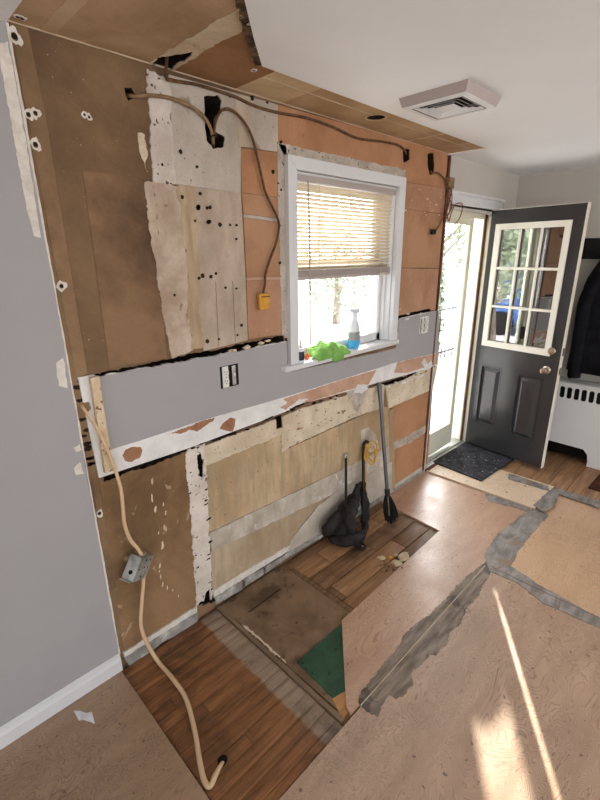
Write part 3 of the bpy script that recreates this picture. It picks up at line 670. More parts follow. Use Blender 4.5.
fpiece([(1.045, SEAM+.003), (3.13, SEAM+.02), (3.118, -0.525), (3.112, -0.012), (2.475, -0.012), (2.435, -0.52), (1.392, -0.545), (1.06, -0.845)], 'ply_b', 0.0, 0.022, label='pinkish L-shaped plywood sheet')
fpiece([(2.316, SEAM-.004), (3.57, SEAM-.004), (3.57, Y1), (2.31, Y1)], 'ply_d', 0.001, 0.03, label='honey coloured plywood sheet')
fpiece([(3.135, SEAM), (3.57, SEAM), (3.57, -0.03), (3.12, -0.03)], 'ply_e', 0.014, 0.04, label='cream plywood sheet under the doormat')
# boards by the radiator
yb = -.03; k = 0
while yb > -2.2:
    x = 3.574
    fpiece([(3.574, yb), (X1, yb), (X1, yb-.13), (3.574, yb-.13)], 'old_plank_light', 0.006, 0.03, 'floorboard'); yb -= .134; k += 1
fpiece([(3.574, yb), (X1, yb), (X1, Y1), (3.574, Y1)], 'old_plank_light', 0.004, 0.03, 'floorboard')
# oak strip floor: each strip a board, running along the wall, with butt joints
bw = 0.0555; y = -0.016; row = 0
random.seed(21)
proto = {}
while y > SEAM+.004:
    xs = [0.487]; 
    if random.random() < .38: xs.append(random.uniform(.56, .86))
    xs.append(0.997)
    y2 = max(y-bw, SEAM+.001)
    for a, b in zip(xs, xs[1:]):
        o = box('floorboard', (a, y2+.0012, -0.032), (b-.0012, y, -0.013-random.uniform(0, .0008)), 'hardwood', floor, bev=0.0012)
    y = y2; row += 1
# raised edge strip between oak floor and old underlay
fpiece([(1.000, -0.012), (1.018, -0.012), (1.022, -0.86), (1.000, -0.874)], 'lath', -0.005, 0.028, 'edge_strip', 0.002)
fpiece([(1.024, -0.2), (1.034, -0.22), (1.036, -0.5), (1.027, -0.52)], 'cream', -0.0065, 0.02, 'mortar_smear', 0.006, 0.02)
# old underlay sheet
fpiece([(1.022, -0.012), (1.475, -0.012), (1.468, -0.56), (1.03, -0.85)], 'old_ply', -0.009, 0.023, 'underlay_sheet', label='old brown underlay sheet')
fpiece([(1.10, -0.155), (1.33, -0.15), (1.33, -0.156), (1.10, -0.161)], 'dark_and_hole_shade', -0.0086, 0.01, 'split_in_sheet', 0.002)
fpiece([(1.07, -0.175), (1.20, -0.175), (1.20, -0.179), (1.07, -0.179)], 'lath', -0.0086, 0.01, 'split_in_sheet', 0.001)
fpiece([(1.478, -0.012), (1.503, -0.012), (1.497, -0.56), (1.471, -0.56)], 'old_plank', -0.0075, 0.024, 'old_plank', 0.001)
rows = [(-0.012, -0.075, [1.505, 1.82, 2.2, 2.47], 'old_plank'), (-0.077, -0.207, [1.505, 1.70, 1.95, 2.25, 2.465], 'old_plank_light'),
        (-0.212, -0.333, [1.505, 1.98, 2.455], 'old_plank'), (-0.338, -0.45, [1.505, 1.545, 2.14, 2.445], 'old_plank'), (-0.455, -0.56, [1.505, 2.0, 2.44], 'old_plank')]
for y0, y1, xs, mt in rows:
    for a, b in zip(xs, xs[1:]):
        box('old_plank', (a+.0025, y1, -0.032), (b-.0025, y0, -0.011-random.uniform(0, .003)), mt if random.random() > .3 else 'old_plank_light', floor, bev=0.002)
fpiece([FP(q, -.006) for q in [(297, 662), (344, 621), (347, 690), (333, 698)]], 'green', -0.005, 0.006, 'linoleum_patch', 0.002, 0.03, label='dark green linoleum patch')
fpiece([FP(q, -.008) for q in [(332, 698), (346, 688), (350, 710), (343, 721)]], 'ply_raw', -0.007, 0.01, 'plywood_offcut', label='rough orange plywood scrap')
fpiece([(1.0, -0.872), (1.05, -0.845), (1.05, -0.878), (0.998, -0.882)], 'old_plank', -0.014, 0.016, 'old_plank')
# grey floor leveller smeared over the joints
def smear(px, top=0.0016): fpiece(px, 'smear', top, 0.0022, 'leveller_smear', 0.006, 0.02, px=True)
fpiece([(487, 561), (470, 573), (455, 588), (440, 604), (427, 616), (418, 622), (405, 634), (396, 650), (384, 662), (374, 677), (362, 690), (359, 703), (366, 711), (377, 717), (384, 703), (389, 695), (397, 699), (404, 694), (414, 685), (411, 673), (425, 661), (430, 654), (437, 655), (446, 645), (450, 633), (461, 622), (468, 606), (477, 597), (484, 584), (492, 571)], 'smear_brown', 0.0016, 0.0022, 'leveller_smear', 0.008, 0.02, px=True)
smear([(485, 553), (498, 533.5), (523.5, 513.7), (536, 507), (549, 515), (535, 530), (518, 552), (511, 566), (543, 587), (600, 618), (600, 628), (543, 603), (518, 583), (489, 571)], 0.0026)
smear([(485, 494), (504, 497), (531, 506), (529, 512), (512, 507), (488, 501)])
fpiece([(533, 505), (552, 488), (559, 492), (554, 506), (543, 512)], 'smear', 0.0156, 0.0022, 'leveller_smear', 0.006, 0.02, px=True)
fpiece([(554, 487), (600, 501), (600, 508), (556, 493)], 'smear', 0.0135, 0.0022, 'leveller_smear', 0.006, 0.02, px=True)
fpiece([(509, 473), (548, 486), (549, 491), (508, 479)], 'smear', 0.0156, 0.0018, 'leveller_smear', 0.006, 0.02, px=True)
# thin exposed line of the joint through the leveller
fpiece([(1.10, SEAM+.001), (2.30, SEAM+.001), (2.30, SEAM-.003), (1.10, SEAM-.003)], 'ceil_joint', 0.0021, 0.002, 'joint_line')
fpiece([(2.313, SEAM-.01), (2.317, SEAM-.01), (2.309, -1.9), (2.305, -1.9)], 'old_plank', 0.0032, 0.003, 'joint_line')

# baseboard of the finished wall
bm = bmesh.new()
prof = [(-0.0145, 0.0), (-0.030, 0.0), (-0.030, 0.055), (-0.026, 0.066), (-0.024, 0.078), (-0.0145, 0.085)]
A = [bm.verts.new((X0, p[0], p[1]+.002)) for p in prof]; B = [bm.verts.new((DEMO_L-.001, p[0], p[1]+.002)) for p in prof]
for k in range(len(prof)): bm.faces.new((A[k], A[(k+1) % 6], B[(k+1) % 6], B[k]))
bm.faces.new(A); bm.faces.new(B[::-1])
bb = bm_obj('baseboard_left', bm, 'white_trim'); tag(settle(bb), 'white moulded baseboard under the finished grey wall', 'baseboard', kind='structure')

# ================================================================== WINDOW 1
wi = thing('window_1', (2.05, 0, 1.19), 'white cased kitchen window with blind half down', 'window'); wi['kind'] = 'structure'
def wpart(name, a, b, mat='white_trim', bev=0.003): return under(box(name, a, b, mat, None, bev), wi)
xL, xR, zB, zT = 1.615, 2.487, 1.21, 2.135
def casing(pts): return under(prism('casing', pts, 'y', -0.030, -0.004, 'white_trim'), wi)
cw = 0.056
casing([(xL-cw, zB-.0), (xL+.002, zB), (xL+.002, zT-.0), (xL-cw, zT+cw)])
casing([(xR-.002, zB), (xR+cw+.004, zB), (xR+cw+.004, zT+cw), (xR-.002, zT)])
casing([(xL-cw+.001, zT+cw+.001), (xL+.003, zT+.001), (xR-.003, zT+.001), (xR+cw+.003, zT+cw+.001)])
wpart('side_gap_shade', (xL-cw-.012, -0.004, zB), (xL-cw, 0.004, zT+cw), 'dark_and_hole_shade', 0)  # dark strip put in for the shade of the gap beside the casing
wpart('jamb', (xL, -0.003, zB), (xL+.012, 0.15, zT)); wpart('jamb', (xR-.012, -0.003, zB), (xR, 0.15, zT)); wpart('head_jamb', (xL, -0.003, zT-.012), (xR, 0.15, zT))
sill = wpart('stool', (1.500, -0.052, 1.180), (2.545, 0.16, 1.210), bev=0.006)
# sashes: upper one outside, lower one inside
def sash(y0, z0, z1, sw=0.045):
    s = under(box('sash', (xL+.012, y0, z0), (xL+.012+sw, y0+.035, z1), 'white_trim', None, .003), wi)
    wpart('sash_stile', (xR-.012-sw, y0, z0), (xR-.012, y0+.035, z1)); wpart('sash_rail', (xL+.012, y0, z0), (xR-.012, y0+.035, z0+.05)); wpart('sash_rail', (xL+.012, y0, z1-.04), (xR-.012, y0+.035, z1))
    wpart('pane', (xL+.012+sw, y0+.014, z0+.05), (xR-.012-sw, y0+.018, z1-.04), 'glass', 0)
sash(0.055, 1.212, 1.70); sash(0.095, 1.68, 2.12)
wpart('sash_stop', (xL+.012, 0.030, 1.21), (xL+.028, 0.054, 2.12)); wpart('sash_stop', (xR-.028, 0.030, 1.21), (xR-.012, 0.054, 2.12))
# horizontal blind
bl = thing('window_blind', (2.05, 0.012, 1.64), 'cream horizontal slat blind lowered halfway over the window', 'blind')
def bpart(o): return under(o, bl)
bpart(box('head_rail', (xL+.016, -0.012, 2.092), (xR-.014, 0.026, 2.122), 'rail_grey', None, .003))
ns = 21; sl = None
bm = bmesh.new()
tilt = math.radians(-33); hw = 0.0125
for sx, x in ((0, xL+.026), (1, xR-.026)):
    for i in range(5):
        t = (i/4-.5)*2*hw; cam_ = 0.002*(1-(2*i/4-1)**2)
        for d in (0.0, 0.0008):
            bm.verts.new((x, t*math.cos(tilt)+cam_*math.sin(tilt), t*math.sin(tilt)*1.0+cam_*math.cos(tilt)+d))
bm.verts.ensure_lookup_table(); V = bm.verts
for i in range(4):
    a = 2*i; b = 10+2*i
    bm.faces.new((V[a+1], V[a+3], V[b+3], V[b+1])); bm.faces.new((V[a], V[b], V[b+2], V[a+2])); bm.faces.new((V[a], V[a+2], V[a+3], V[a+1])); bm.faces.new((V[b], V[b+1], V[b+3], V[b+2]))
bm.faces.new((V[0], V[1], V[11], V[10])); bm.faces.new((V[8], V[18], V[19], V[9]))
slat = bm_obj('slat', bm, 'slat', bl, smooth=True, angle=40); sx0 = -2.05
slat.location = (sx0, 0, 2.078-1.64)
for i in range(1, ns):
    o = slat.copy(); COL.objects.link(o); o.parent = bl; o.location = (sx0, 0, 2.078-1.64-i*0.0195)
for i in range(9):
    bpart(box('stacked_slat', (xL+.026, -0.002+random.uniform(-.001, .001), 1.652+i*.0032), (xR-.026, 0.024, 1.6545+i*.0032), 'rail_grey'))
bpart(box('bottom_rail', (xL+.024, -0.004, 1.632), (xR-.024, 0.026, 1.651), 'rail_grey', None, .003))
for x in (1.80, 2.05, 2.36): bpart(tube('ladder_cord', [(x, -0.004, 2.095), (x, -0.004, 1.64)], 0.0012, 'slat', seg=5))
bpart(tube('tilt_wand', [(1.706, -0.016, 2.10), (1.712, -0.02, 1.75), (1.713, -0.022, 1.29)], 0.0042, 'rail_grey', seg=6))
bpart(tube('lift_cord', [(2.40, -0.013, 2.11), (2.415, -0.018, 2.118), (2.43, -0.014, 2.06)], 0.002, 'slat', seg=5))

# things on the window stool
zs = 1.210
def on_sill(px, y): 
    x, z = WP(px, y); return x
t = thing('glue_bottle', (on_sill((300.5, 358), -0.02), -0.02, zs), 'small white glue bottle with dark label at left end of the window stool', 'bottle')
lathe('body', [(.018, 0), (.020, .003), (.020, .062), (.017, .072), (.009, .078)], 'clear_white', t); lathe('label', [(.0203, .012), (.0206, .013), (.0206, .058), (.0203, .059)], 'label_dark', t)
lathe('nozzle', [(.010, .078), (.010, .088), (.007, .092), (.003, .122), (.002, .125)], 'rail_grey', t)
t = thing('glue_tube', (on_sill((307, 357), 0.0), 0.0, zs), 'tiny orange glue tube with clear tip beside the glue bottle', 'tube')
lathe('body', [(.010, 0), (.012, .003), (.012, .028), (.006, .034)], 'orange_plastic', t); lathe('tip', [(.006, .034), (.006, .044), (.003, .05), (.0015, .072)], 'rail_grey', t)
t = thing('plastic_cap', (on_sill((316, 357), -0.012), -0.012, zs), 'small white plastic cap in front of the green cloth', 'cap')
lathe('cap_body', [(.012, 0), (.013, .002), (.013, .015), (.011, .018)], 'clear_white', t); lathe('cap_rim', [(.0135, .001), (.014, .002), (.0135, .004)], 'rail_grey', t)
t = thing('spray_bottle', (on_sill((353.5, 354), 0.006), 0.006, zs), 'blue window cleaner bottle with white trigger on the window stool', 'bottle')
t.scale = (1.4, 1.15, 1.12)
bm = bmesh.new()
pr = [(.030, .024, 0), (.033, .026, .006), (.033, .026, .06), (.031, .024, .10), (.026, .02, .13), (.014, .013, .155), (.012, .012, .165)]
def oval(pr, bm, seg=20, top=True):
    rs = [[bm.verts.new((a*math.cos(2*math.pi*k/seg), b*math.sin(2*math.pi*k/seg), z)) for k in range(seg)] for a, b, z in pr]
    for A, B in zip(rs, rs[1:]):
        for k in range(seg): bm.faces.new((A[k], A[(k+1) % seg], B[(k+1) % seg], B[k]))
    bm.faces.new(rs[0][::-1]); bm.faces.new(rs[-1])
oval(pr[:3], bm); bm_obj('liquid_body', bm, 'blue_liquid', t, True, 40)
bm = bmesh.new(); oval([(.0329, .0259, .0601)] + pr[3:], bm); bm_obj('upper_body', bm, 'clear_white', t, True, 40)
bm = bmesh.new(); oval([(.0333, .0263, .045), (.0336, .0266, .047), (.0325, .0256, .088), (.0322, .0253, .09)], bm); bm_obj('label_band', bm, 'label_grey', t, True, 40)
lathe('collar', [(.015, .165), (.015, .182), (.011, .186)], 'clear_white', t)
bm = bmesh.new(); add_prism(bm, [(-.02, .186), (.02, .186), (.026, .20), (.026, .212), (-.045, .216), (-.05, .208), (-.022, .202)], 'y', -.010, .010)
bm_obj('trigger_head', bm, 'clear_white', t)
tube('trigger', [(-.024, 0, .203), (-.034, 0, .185), (-.03, 0, .165)], .004, 'clear_white', t, seg=6)
# crumpled green cloth drooping over the front of the stool
gx = WP((330, 352), -0.02)[0]
bm = bmesh.new(); NU, NV = 44, 26; grid = []
for i in range(NU+1):
    rowv = []
    for j in range(NV+1):
        u = i/NU*2-1; v = j/NV*2-1
        x = u*.145; s = v
        h = 0.062*max(0, 1-(u*1.02+.05)**2)**.7*max(0.0, 1-max(0, s)**2*.95)**.6
        h += 0.008*math.sin(9*u+4*s)*max(0, 1-u*u)+0.0045*math.sin(17*u-9*s+1.3)*max(0, 1-u*u*.9)+.006*noise.noise(Vector((u*6, s*6, 3.1)))
        y = 0.045-(s+1)*.5*.13
        z = max(.0025, h)
        drop = 0.0
        if y < -0.052+.004:
            y_over = -0.0545-0.003*abs(math.sin(11*u)); 
            drop = (0.048-y-.096)*1.0; y = y_over; z = -max(0, drop)*(1.0 if abs(u-.2) < .35 else .3)+.004*(1-abs(u))
        rowv.append(bm.verts.new((x*(1+.06*math.sin(5*s+1)), y, z)))
    grid.append(rowv)
for i in range(NU):
    for j in range(NV): bm.faces.new((grid[i][j], grid[i+1][j], grid[i+1][j+1], grid[i][j+1]))
gc = bm_obj('green_cloth', bm, 'green_rag', None, True); gc.location = (gx, 0.0, zs+.0005)
sm = gc.modifiers.new('thick', 'SOLIDIFY'); sm.thickness = 0.003; sm.offset = 1
tag(gc, 'crumpled lime green cleaning cloth lying on the window stool', 'cloth')

# ================================================================== DOOR FRAME, STORM DOOR, DOOR
fr = thing('trim_1', (3.52, 0, 0), 'white door casing and jambs around the back door opening', 'door frame'); fr['kind'] = 'structure'
def frp(name, a, b, mat, bev=0.002): return under(box(name, a, b, mat, None, bev), fr)
frp('head_casing', (DEMO_R+.03, -0.032, 2.085), (4.03, -0.0125, 2.165), 'white_trim', .004); frp('head_cap', (DEMO_R+.025, -0.040, 2.150), (4.045, -0.0125, 2.172), 'white_trim', .004)
frp('side_casing', (3.945, -0.030, 0.02), (4.02, -0.0125, 2.085), 'white_trim', .004)
frp('jamb', (3.912, -0.012, 0.015), (3.93, 0.16, 2.09), 'cream_trim'); frp('jamb', (3.10, -0.010, 0.0), (3.128, 0.16, 2.09), 'white_trim'); frp('head_jamb', (3.128, -0.012, 2.072), (3.912, 0.16, 2.09), 'cream_trim')
frp('door_stop', (3.898, 0.036, 0.02), (3.912, 0.05, 2.072), 'jamb_brown'); frp('door_stop', (3.128, 0.036, 0.02), (3.140, 0.05, 2.072), 'cream_trim'); frp('door_stop', (3.14, 0.036, 2.058), (3.90, 0.05, 2.072), 'jamb_brown')
frp('weatherstrip', (3.903, -0.010, 0.03), (3.912, 0.003, 2.072), 'jamb_brown')
frp('outer_stop', (3.885, 0.052, 0.03), (3.912, 0.072, 2.072), 'cream_trim'); frp('outer_stop', (3.128, 0.052, 0.03), (3.17, 0.072, 2.072), 'cream_trim'); frp('outer_stop', (3.17, 0.052, 2.02), (3.885, 0.072, 2.072), 'cream_trim')
th = frp('threshold', (3.128, -0.014, 0.0), (3.912, 0.19, 0.022), 'aluminium', .004); frp('threshold_ridge', (3.128, 0.03, 0.022), (3.912, 0.05, 0.034), 'aluminium'); frp('threshold_nosing', (3.128, -0.045, 0.0), (3.90, -0.014, 0.017), 'jamb_brown')
for z in (0.28, 1.10, 1.86): frp('hinge', (3.897, -0.026, z-.05), (3.913, -0.010, z+.05), 'jamb_brown')
# storm door
st = thing('door_2', (3.83, 0.10, 0.03), 'cream storm door with full length glass closed behind the open door', 'storm door'); st['kind'] = 'structure'
def stp(name, a, b, mat='storm', bev=0.003): return under(box(name, a, b, mat, None, bev), st)
sx0, sx1, sy0, sy1 = 3.135, 3.757, 0.078, 0.110
stp('stile', (sx0, sy0, 0.036), (sx0+.075, sy1, 2.05)); stp('stile', (3.705, sy0, 0.036), (sx1, sy1, 2.05)); stp('top_rail', (sx0+.075, sy0, 1.985), (3.705, sy1, 2.05)); stp('bottom_rail', (sx0+.075, sy0, 0.036), (3.705, sy1, 0.235))
stp('glazing_bead', (3.69, sy0-.004, 0.235), (3.706, sy0+.006, 1.985), 'storm'); stp('glazing_bead', (sx0+.075, sy0-.004, 0.235), (3.69, sy0+.006, 0.25), 'storm'); stp('glazing_bead', (sx0+.075, sy0-.004, 1.97), (3.69, sy0+.006, 1.985), 'storm')
stp('pane', (sx0+.074, .092, .234), (3.706, .096, 1.986), 'glass', 0)
stp('door_handle', (sx0+.02, sy0-.03, .95), (sx0+.05, sy0, 1.07), 'black', .006)
# the open door (hinged at the far jamb)
HX, HY = 3.905, -0.02; DW, DZ0, DZ1 = 0.714, 0.045, 2.08
ang = math.radians(-98.459)
dr = thing('door_1', (HX, HY, DZ0), 'open charcoal door with nine panes and two raised panels', 'door', ang); dr['kind'] = 'structure'
TH = 0.043
# local: x along the leaf from the hinge, -y is the face seen from the camera
def dbox(name, a, b, mat, bev=0.002, par=None): return box(name, (a[0], a[1], a[2]-DZ0), (b[0], b[1], b[2]-DZ0), mat, par or dr, bev)
leafpts = [(0.0, DZ0), (DW, DZ0), (DW, DZ1), (0, DZ1)]
leaf = prism('leaf', [(x, z-DZ0) for x, z in leafpts], 'y', -TH, 0.0, 'door_paint', dr)
boolean_cut(leaf, [[(.085, 1.015-DZ0), (.605, 1.015-DZ0), (.605, 1.955-DZ0), (.085, 1.955-DZ0)]], 'y', -.2, .2)
PANELS = [(.07, .267, .268, .812), (.405, .613, .246, .795)]
for a, b, z0, z1 in PANELS: boolean_cut(leaf, [[(a, z0-DZ0), (b, z0-DZ0), (b, z1-DZ0), (a, z1-DZ0)]], 'y', -.2, -TH+.012)
# which side faces the camera?  the -y local face points along rotate(-y)
for a, b, z0, z1 in PANELS:
    bm = bmesh.new(); m1, m2 = .018, .05
    def ring(i, y): return [bm.verts.new(p) for p in ((a+i, y, z0+i-DZ0), (b-i, y, z0+i-DZ0), (b-i, y, z1-i-DZ0), (a+i, y, z1-i-DZ0))]
    rs = [ring(.0005, -TH+.0118), ring(.0005, -TH-.006), ring(.011, -TH-.006), ring(m1+.002, -TH+.011), ring(m2, -TH-.004)]
    for A, B in zip(rs, rs[1:]):
        for k in range(4): bm.faces.new((A[k], A[(k+1) % 4], B[(k+1) % 4], B[k]))
    bm.faces.new(rs[-1])
    bm_obj('raised_panel', bm, 'door_paint', dr)
dbox('edge_band', (DW, -TH, DZ0), (DW+.004, 0, DZ1), 'door_edge', 0); dbox('top_band', (0, -TH, DZ1), (DW+.004, 0, DZ1+.004), 'door_edge', 0)
for s in (-1, 1):
    y0, y1 = (-TH-.012, -TH+.006) if s < 0 else (-.006, .012)
    fo = [(.055, .985), (.635, .985), (.635, 1.975), (.055, 1.975)]; fi = [(.10, 1.035), (.592, 1.035), (.592, 1.932), (.10, 1.932)]
    for k in range(4):
        j = (k+1) % 4
        prism('lite_frame', [(p[0], p[1]-DZ0) for p in (fo[k], fo[j], fi[j], fi[k])], 'y', y0, y1, 'lite_frame', dr)
    for x in (.264, .430): dbox('muntin', (x-.010, y0+.003, 1.035), (x+.010, y1, 1.932), 'lite_frame', .003)
    for z in (1.635, 1.327):
        for xa, xb in ((.10, .254), (.274, .420), (.440, .592)): dbox('muntin', (xa, y0+.003, z-.010), (xb, y1, z+.010), 'lite_frame', .003)
xs = [.10, .264, .430, .592]; zz = [1.035, 1.327, 1.635, 1.932]
for i in range(3):
    for j in range(3): dbox('pane', (xs[i], -TH/2-.004, zz[j]), (xs[i+1], -TH/2, zz[j+1]), 'glass_door', 0)
def knob(z, big):
    kx = .648 if not big else .630
    for s in (-1, 1):
        mtx = Matrix.Translation((kx, -TH if s < 0 else 0, z-DZ0)) @ Matrix.Rotation(math.radians(90 if s < 0 else -90), 4, 'X')
        if big: k = lathe('door_knob', [(.033, 0), (.033, .006), (.028, .010), (.012, .012), (.011, .03), (.020, .036), (.027, .046), (.028, .056), (.022, .066), (.008, .069)], 'nickel', dr, 20, mtx)
        else: k = lathe('deadbolt', [(.032, 0), (.031, .012), (.026, .018), (.012, .019), (.010, .021)], 'nickel', dr, 20, mtx)
knob(1.028, False); knob(.873, True)
for z in (1.028, .873): dbox('latch_plate', (DW+.0035, -TH+.010, z-.03), (DW+.006, -.010, z+.03), 'nickel', 0); dbox('latch_bolt', (DW+.004, -TH+.016, z-.012), (DW+.009, -.016, z+.012), 'dark_metal', .002)

# doormat
mp = [FP(q, .02) for q in [(432.5, 462), (470, 439), (515, 459), (481, 481)]]
bm = bmesh.new(); add_prism(bm, mp if area(mp) > 0 else mp[::-1], 'z', .0145, .026)
bmesh.ops.bevel(bm, geom=list(bm.edges), offset=.003, segments=2, affect='EDGES')
dm = bm_obj('doormat', bm, 'mat'); settle(dm); tag(dm, 'dusty charcoal doormat on the cream board inside the back door', 'doormat')

# ================================================================== CEILING VENT
vx0, vx1, vy0, vy1 = 1.852, 2.156, -0.722, -0.414
vt = thing('ceiling_vent', ((vx0+vx1)/2, (vy0+vy1)/2, ZC), 'square white four way air vent hanging on the ceiling', 'vent')
def sq_ring(name, h0, z0, h1, z1, mat, th=.0012, up=True):
    bm = bmesh.new()
    def r(h, z): return [bm.verts.new((sx*h, sy*h, z)) for sx, sy in ((-1, -1), (1, -1), (1, 1), (-1, 1))]
    a, b = r(h0, z0), r(h1, z1); c, d = r(h0-th, z0), r(h1-th, z1)
    for A, B in ((a, b), (b, d), (d, c), (c, a)):
        for k in range(4): bm.faces.new((A[k], A[(k+1) % 4], B[(k+1) % 4], B[k]))
    return bm_obj(name, bm, mat, vt)
hv = .154
sq_ring('collar', hv, 0.0, hv-.012, -.036, 'rail_grey', .003); sq_ring('front_flange', hv-.010, -.0365, hv-.036, -.040, 'white_trim', .004)
for i, h in enumerate((.108, .086, .064)): sq_ring('louver', h, -.0395, h-.011, -.032, 'white_trim', .002)
box('centre_plate', (-.040, -.040, -.0385), (.040, .040, -.036), 'white_trim', vt)
box('duct_back', (-.13, -.13, -.006), (.13, .13, -.0005), 'dark_and_hole_shade', vt)

# ================================================================== RADIATOR COVER, COATS, RUG
rx = 4.15
rc = thing('radiator_cover', (rx, -1.0, 0.006), 'white enamel radiator cover with slotted grille beneath black coats', 'radiator cover')
fp = [(-1.75, .006), (-1.62, .006), (-1.60, .12), (-1.56, .155), (-1.03, .155), (-.985, .12), (-.965, .035), (-.955, .006), (-.88, .006)]
fp = [(-1.95, .006), (-.965, .006), (-.965, .05), (-.955, .11), (-.92, .15), (-.40, .16), (-.33, .12), (-.31, .006), (-.22, .006), (-.22, .69), (-1.95, .69)]
front = prism('front_panel', fp, 'x', rx, rx+.012, 'rad')
slots = []
yy = -.30
while yy > -1.9:
    c = (yy, .615); a = .0205; hh = .062
    slots.append([(c[0]-a+a*(1-math.cos(t)) if False else c[0]+a*math.cos(t), c[1]+(hh if math.sin(t) > 0 else -hh)*.5+a*math.sin(t)) for t in [2*math.pi*k/12+.001 for k in range(12)]])
    yy -= .0545
boolean_cut(front, slots, 'x', rx-.1, rx+.1); under(front, rc)
under(box('top_panel', (rx-.006, -1.95, .69), (X1-.002, -.22, .704), 'rad', None, .003), rc); under(box('end_panel', (rx+.012, -.232, .006), (X1-.002, -.22, .69), 'rad'), rc)
rd = under(box('radiator_core', (rx+.05, -1.9, .04), (X1-.03, -.30, .64), 'dark_metal', None, .01), rc)
# coats on a dark rack
rk = thing('coat_rack', (X1-.03, -1.0, 1.72), 'dark wooden coat rack board on the far wall above the radiator', 'coat rack')
under(box('board', (X1-.022, -1.7, 1.70), (X1-.0005, -.60, 1.86), 'black', None, .003), rk)
for yv in (-.72, -.95, -1.2, -1.45): under(tube('hook', [(X1-.022, yv, 1.76), (X1-.06, yv, 1.75), (X1-.075, yv, 1.79)], .006, 'dark_metal', seg=6), rk)
def coat(name, yc, width, ztop, zbot, label, sleeve):
    t = thing(name, (X1-.12, yc, zbot), label, 'coat')
    bm = bmesh.new(); N = 28; rings = []
    for i in range(15):
        f = i/14; z = ztop-(ztop-zbot)*f
        wv = width*(.25+.75*min(1, f*4)**.6)*(1+.1*f); dp = .05+.035*min(1, f*3)
        rings.append([bm.verts.new((dp*math.cos(a)*(1+.12*math.sin(5*a+2*f))+.005, wv/2*math.sin(a)*(1+.07*math.sin(7*a+f*3)), z-zbot)) for a in [2*math.pi*k/N for k in range(N)]])
    for A, B in zip(rings, rings[1:]):
        for k in range(N): bm.faces.new((A[k], A[(k+1) % N], B[(k+1) % N], B[k]))
    bm.faces.new(rings[0]); bm.faces.new(rings[-1][::-1])
    bm_obj('coat_body', bm, 'coat', t, True)
    if sleeve:
        ys, zb = sleeve
        tube('sleeve', [(-.02, ys*.4, ztop-zbot-.12), (-.05, ys, ztop-zbot-.35), (-.055, ys*1.05, (ztop+zb)/2-zbot-.1), (-.05, ys*.98, zb-zbot+.05), (-.05, ys*.95, zb-zbot)], lambda s: .062-.018*s, 'coat', t, 14)
        tube('cuff', [(-.05, ys*.96, zb-zbot+.035), (-.05, ys*.95, zb-zbot-.006)], .048, 'coat', t, 14, smooth=False)
    return t
coat('coat', -.86, .34, 1.76, .80, 'black coat with hanging sleeve nearest the door edge', (.125, .76))
coat('coat', -1.28, .36, 1.77, .74, 'black coat cut by the right edge of the photo', None)
rg = prism('floor_rug', [(3.735, -1.075), (4.12, -1.085), (4.12, -1.9), (3.72, -1.9)], 'z', .006, .013, 'rug'); settle(rg); tag(rg, 'dark red brown rug corner by the radiator cover', 'rug')

def boxpx(name, p0, p1, y0, y1, mat, bev):
    a, b = WP(p0, (y0+y1)/2), WP(p1, (y0+y1)/2)
    return box(name, (a[0], y0, a[1]), (b[0], y1, b[1]), mat, None, bev)
# ================================================================== WIRING
def wp3(px, y): return [W3(q, y) for q in px]
t = tube('wall_cable', [W3((126, 95), .05)] + wp3([(131, 96), (139, 96)], -.012) + wp3([(150, 95.5), (170, 98), (190, 106), (203, 115.5), (210, 127), (212.5, 138)], -.022) + [W3((213, 143), .0), W3((213, 146), .05)], .0065, 'cable_tan'); settle(t)
tag(t, 'old tan cable strung between the round hole and the tall wall hole', 'cable')
t = thing('hanging_cable', W3((262, 310), -.02), 'tan cable arching out of the tall wall hole with an ochre connector at its end', 'cable')
under(tube('cord', [W3((214, 147), .05), W3((213.5, 143), .0)] + wp3([(214, 134), (215.5, 122), (220, 112), (227, 109), (236, 113), (246, 125), (253, 140), (257.5, 158), (262, 178), (265.5, 192), (271, 204), (277, 217), (279, 226), (276.5, 242), (270.5, 258), (265.5, 274), (265, 284), (263, 293)], -.025), .0058, 'cable_dark'), t)
under(boxpx('connector', (259, 310), (268, 293), -.034, -.014, 'ochre', .004), t)
under(boxpx('connector_clip', (260, 297.5), (268.5, 295.5), -.037, -.012, 'cable_dark', .001), t)
t = tube('cable_tie', [W3((209, 139), -.022), W3((212, 136), -.036), W3((217, 135.5), -.034), W3((217, 139), -.018)], .003, 'dark_metal'); settle(t); tag(t, 'dark tie binding the two cables at the tall wall hole', 'cable tie')
t = tube('ceiling_line_cable', [W3((163, 66), .03) + Vector((0, -.05, .06))] + wp3([(166, 75), (172, 80)], -.03) + wp3([(185, 82.5), (200, 85.5), (233, 96), (250, 104), (264, 109), (280, 113), (307, 118), (333, 127), (357, 138), (382, 141.5), (398, 145), (405, 151)], -.015) + [W3((406, 155), .03)], .0062, 'cable_dark'); settle(t)
tag(t, 'brown cable running along the top of the wall under the ceiling', 'cable')
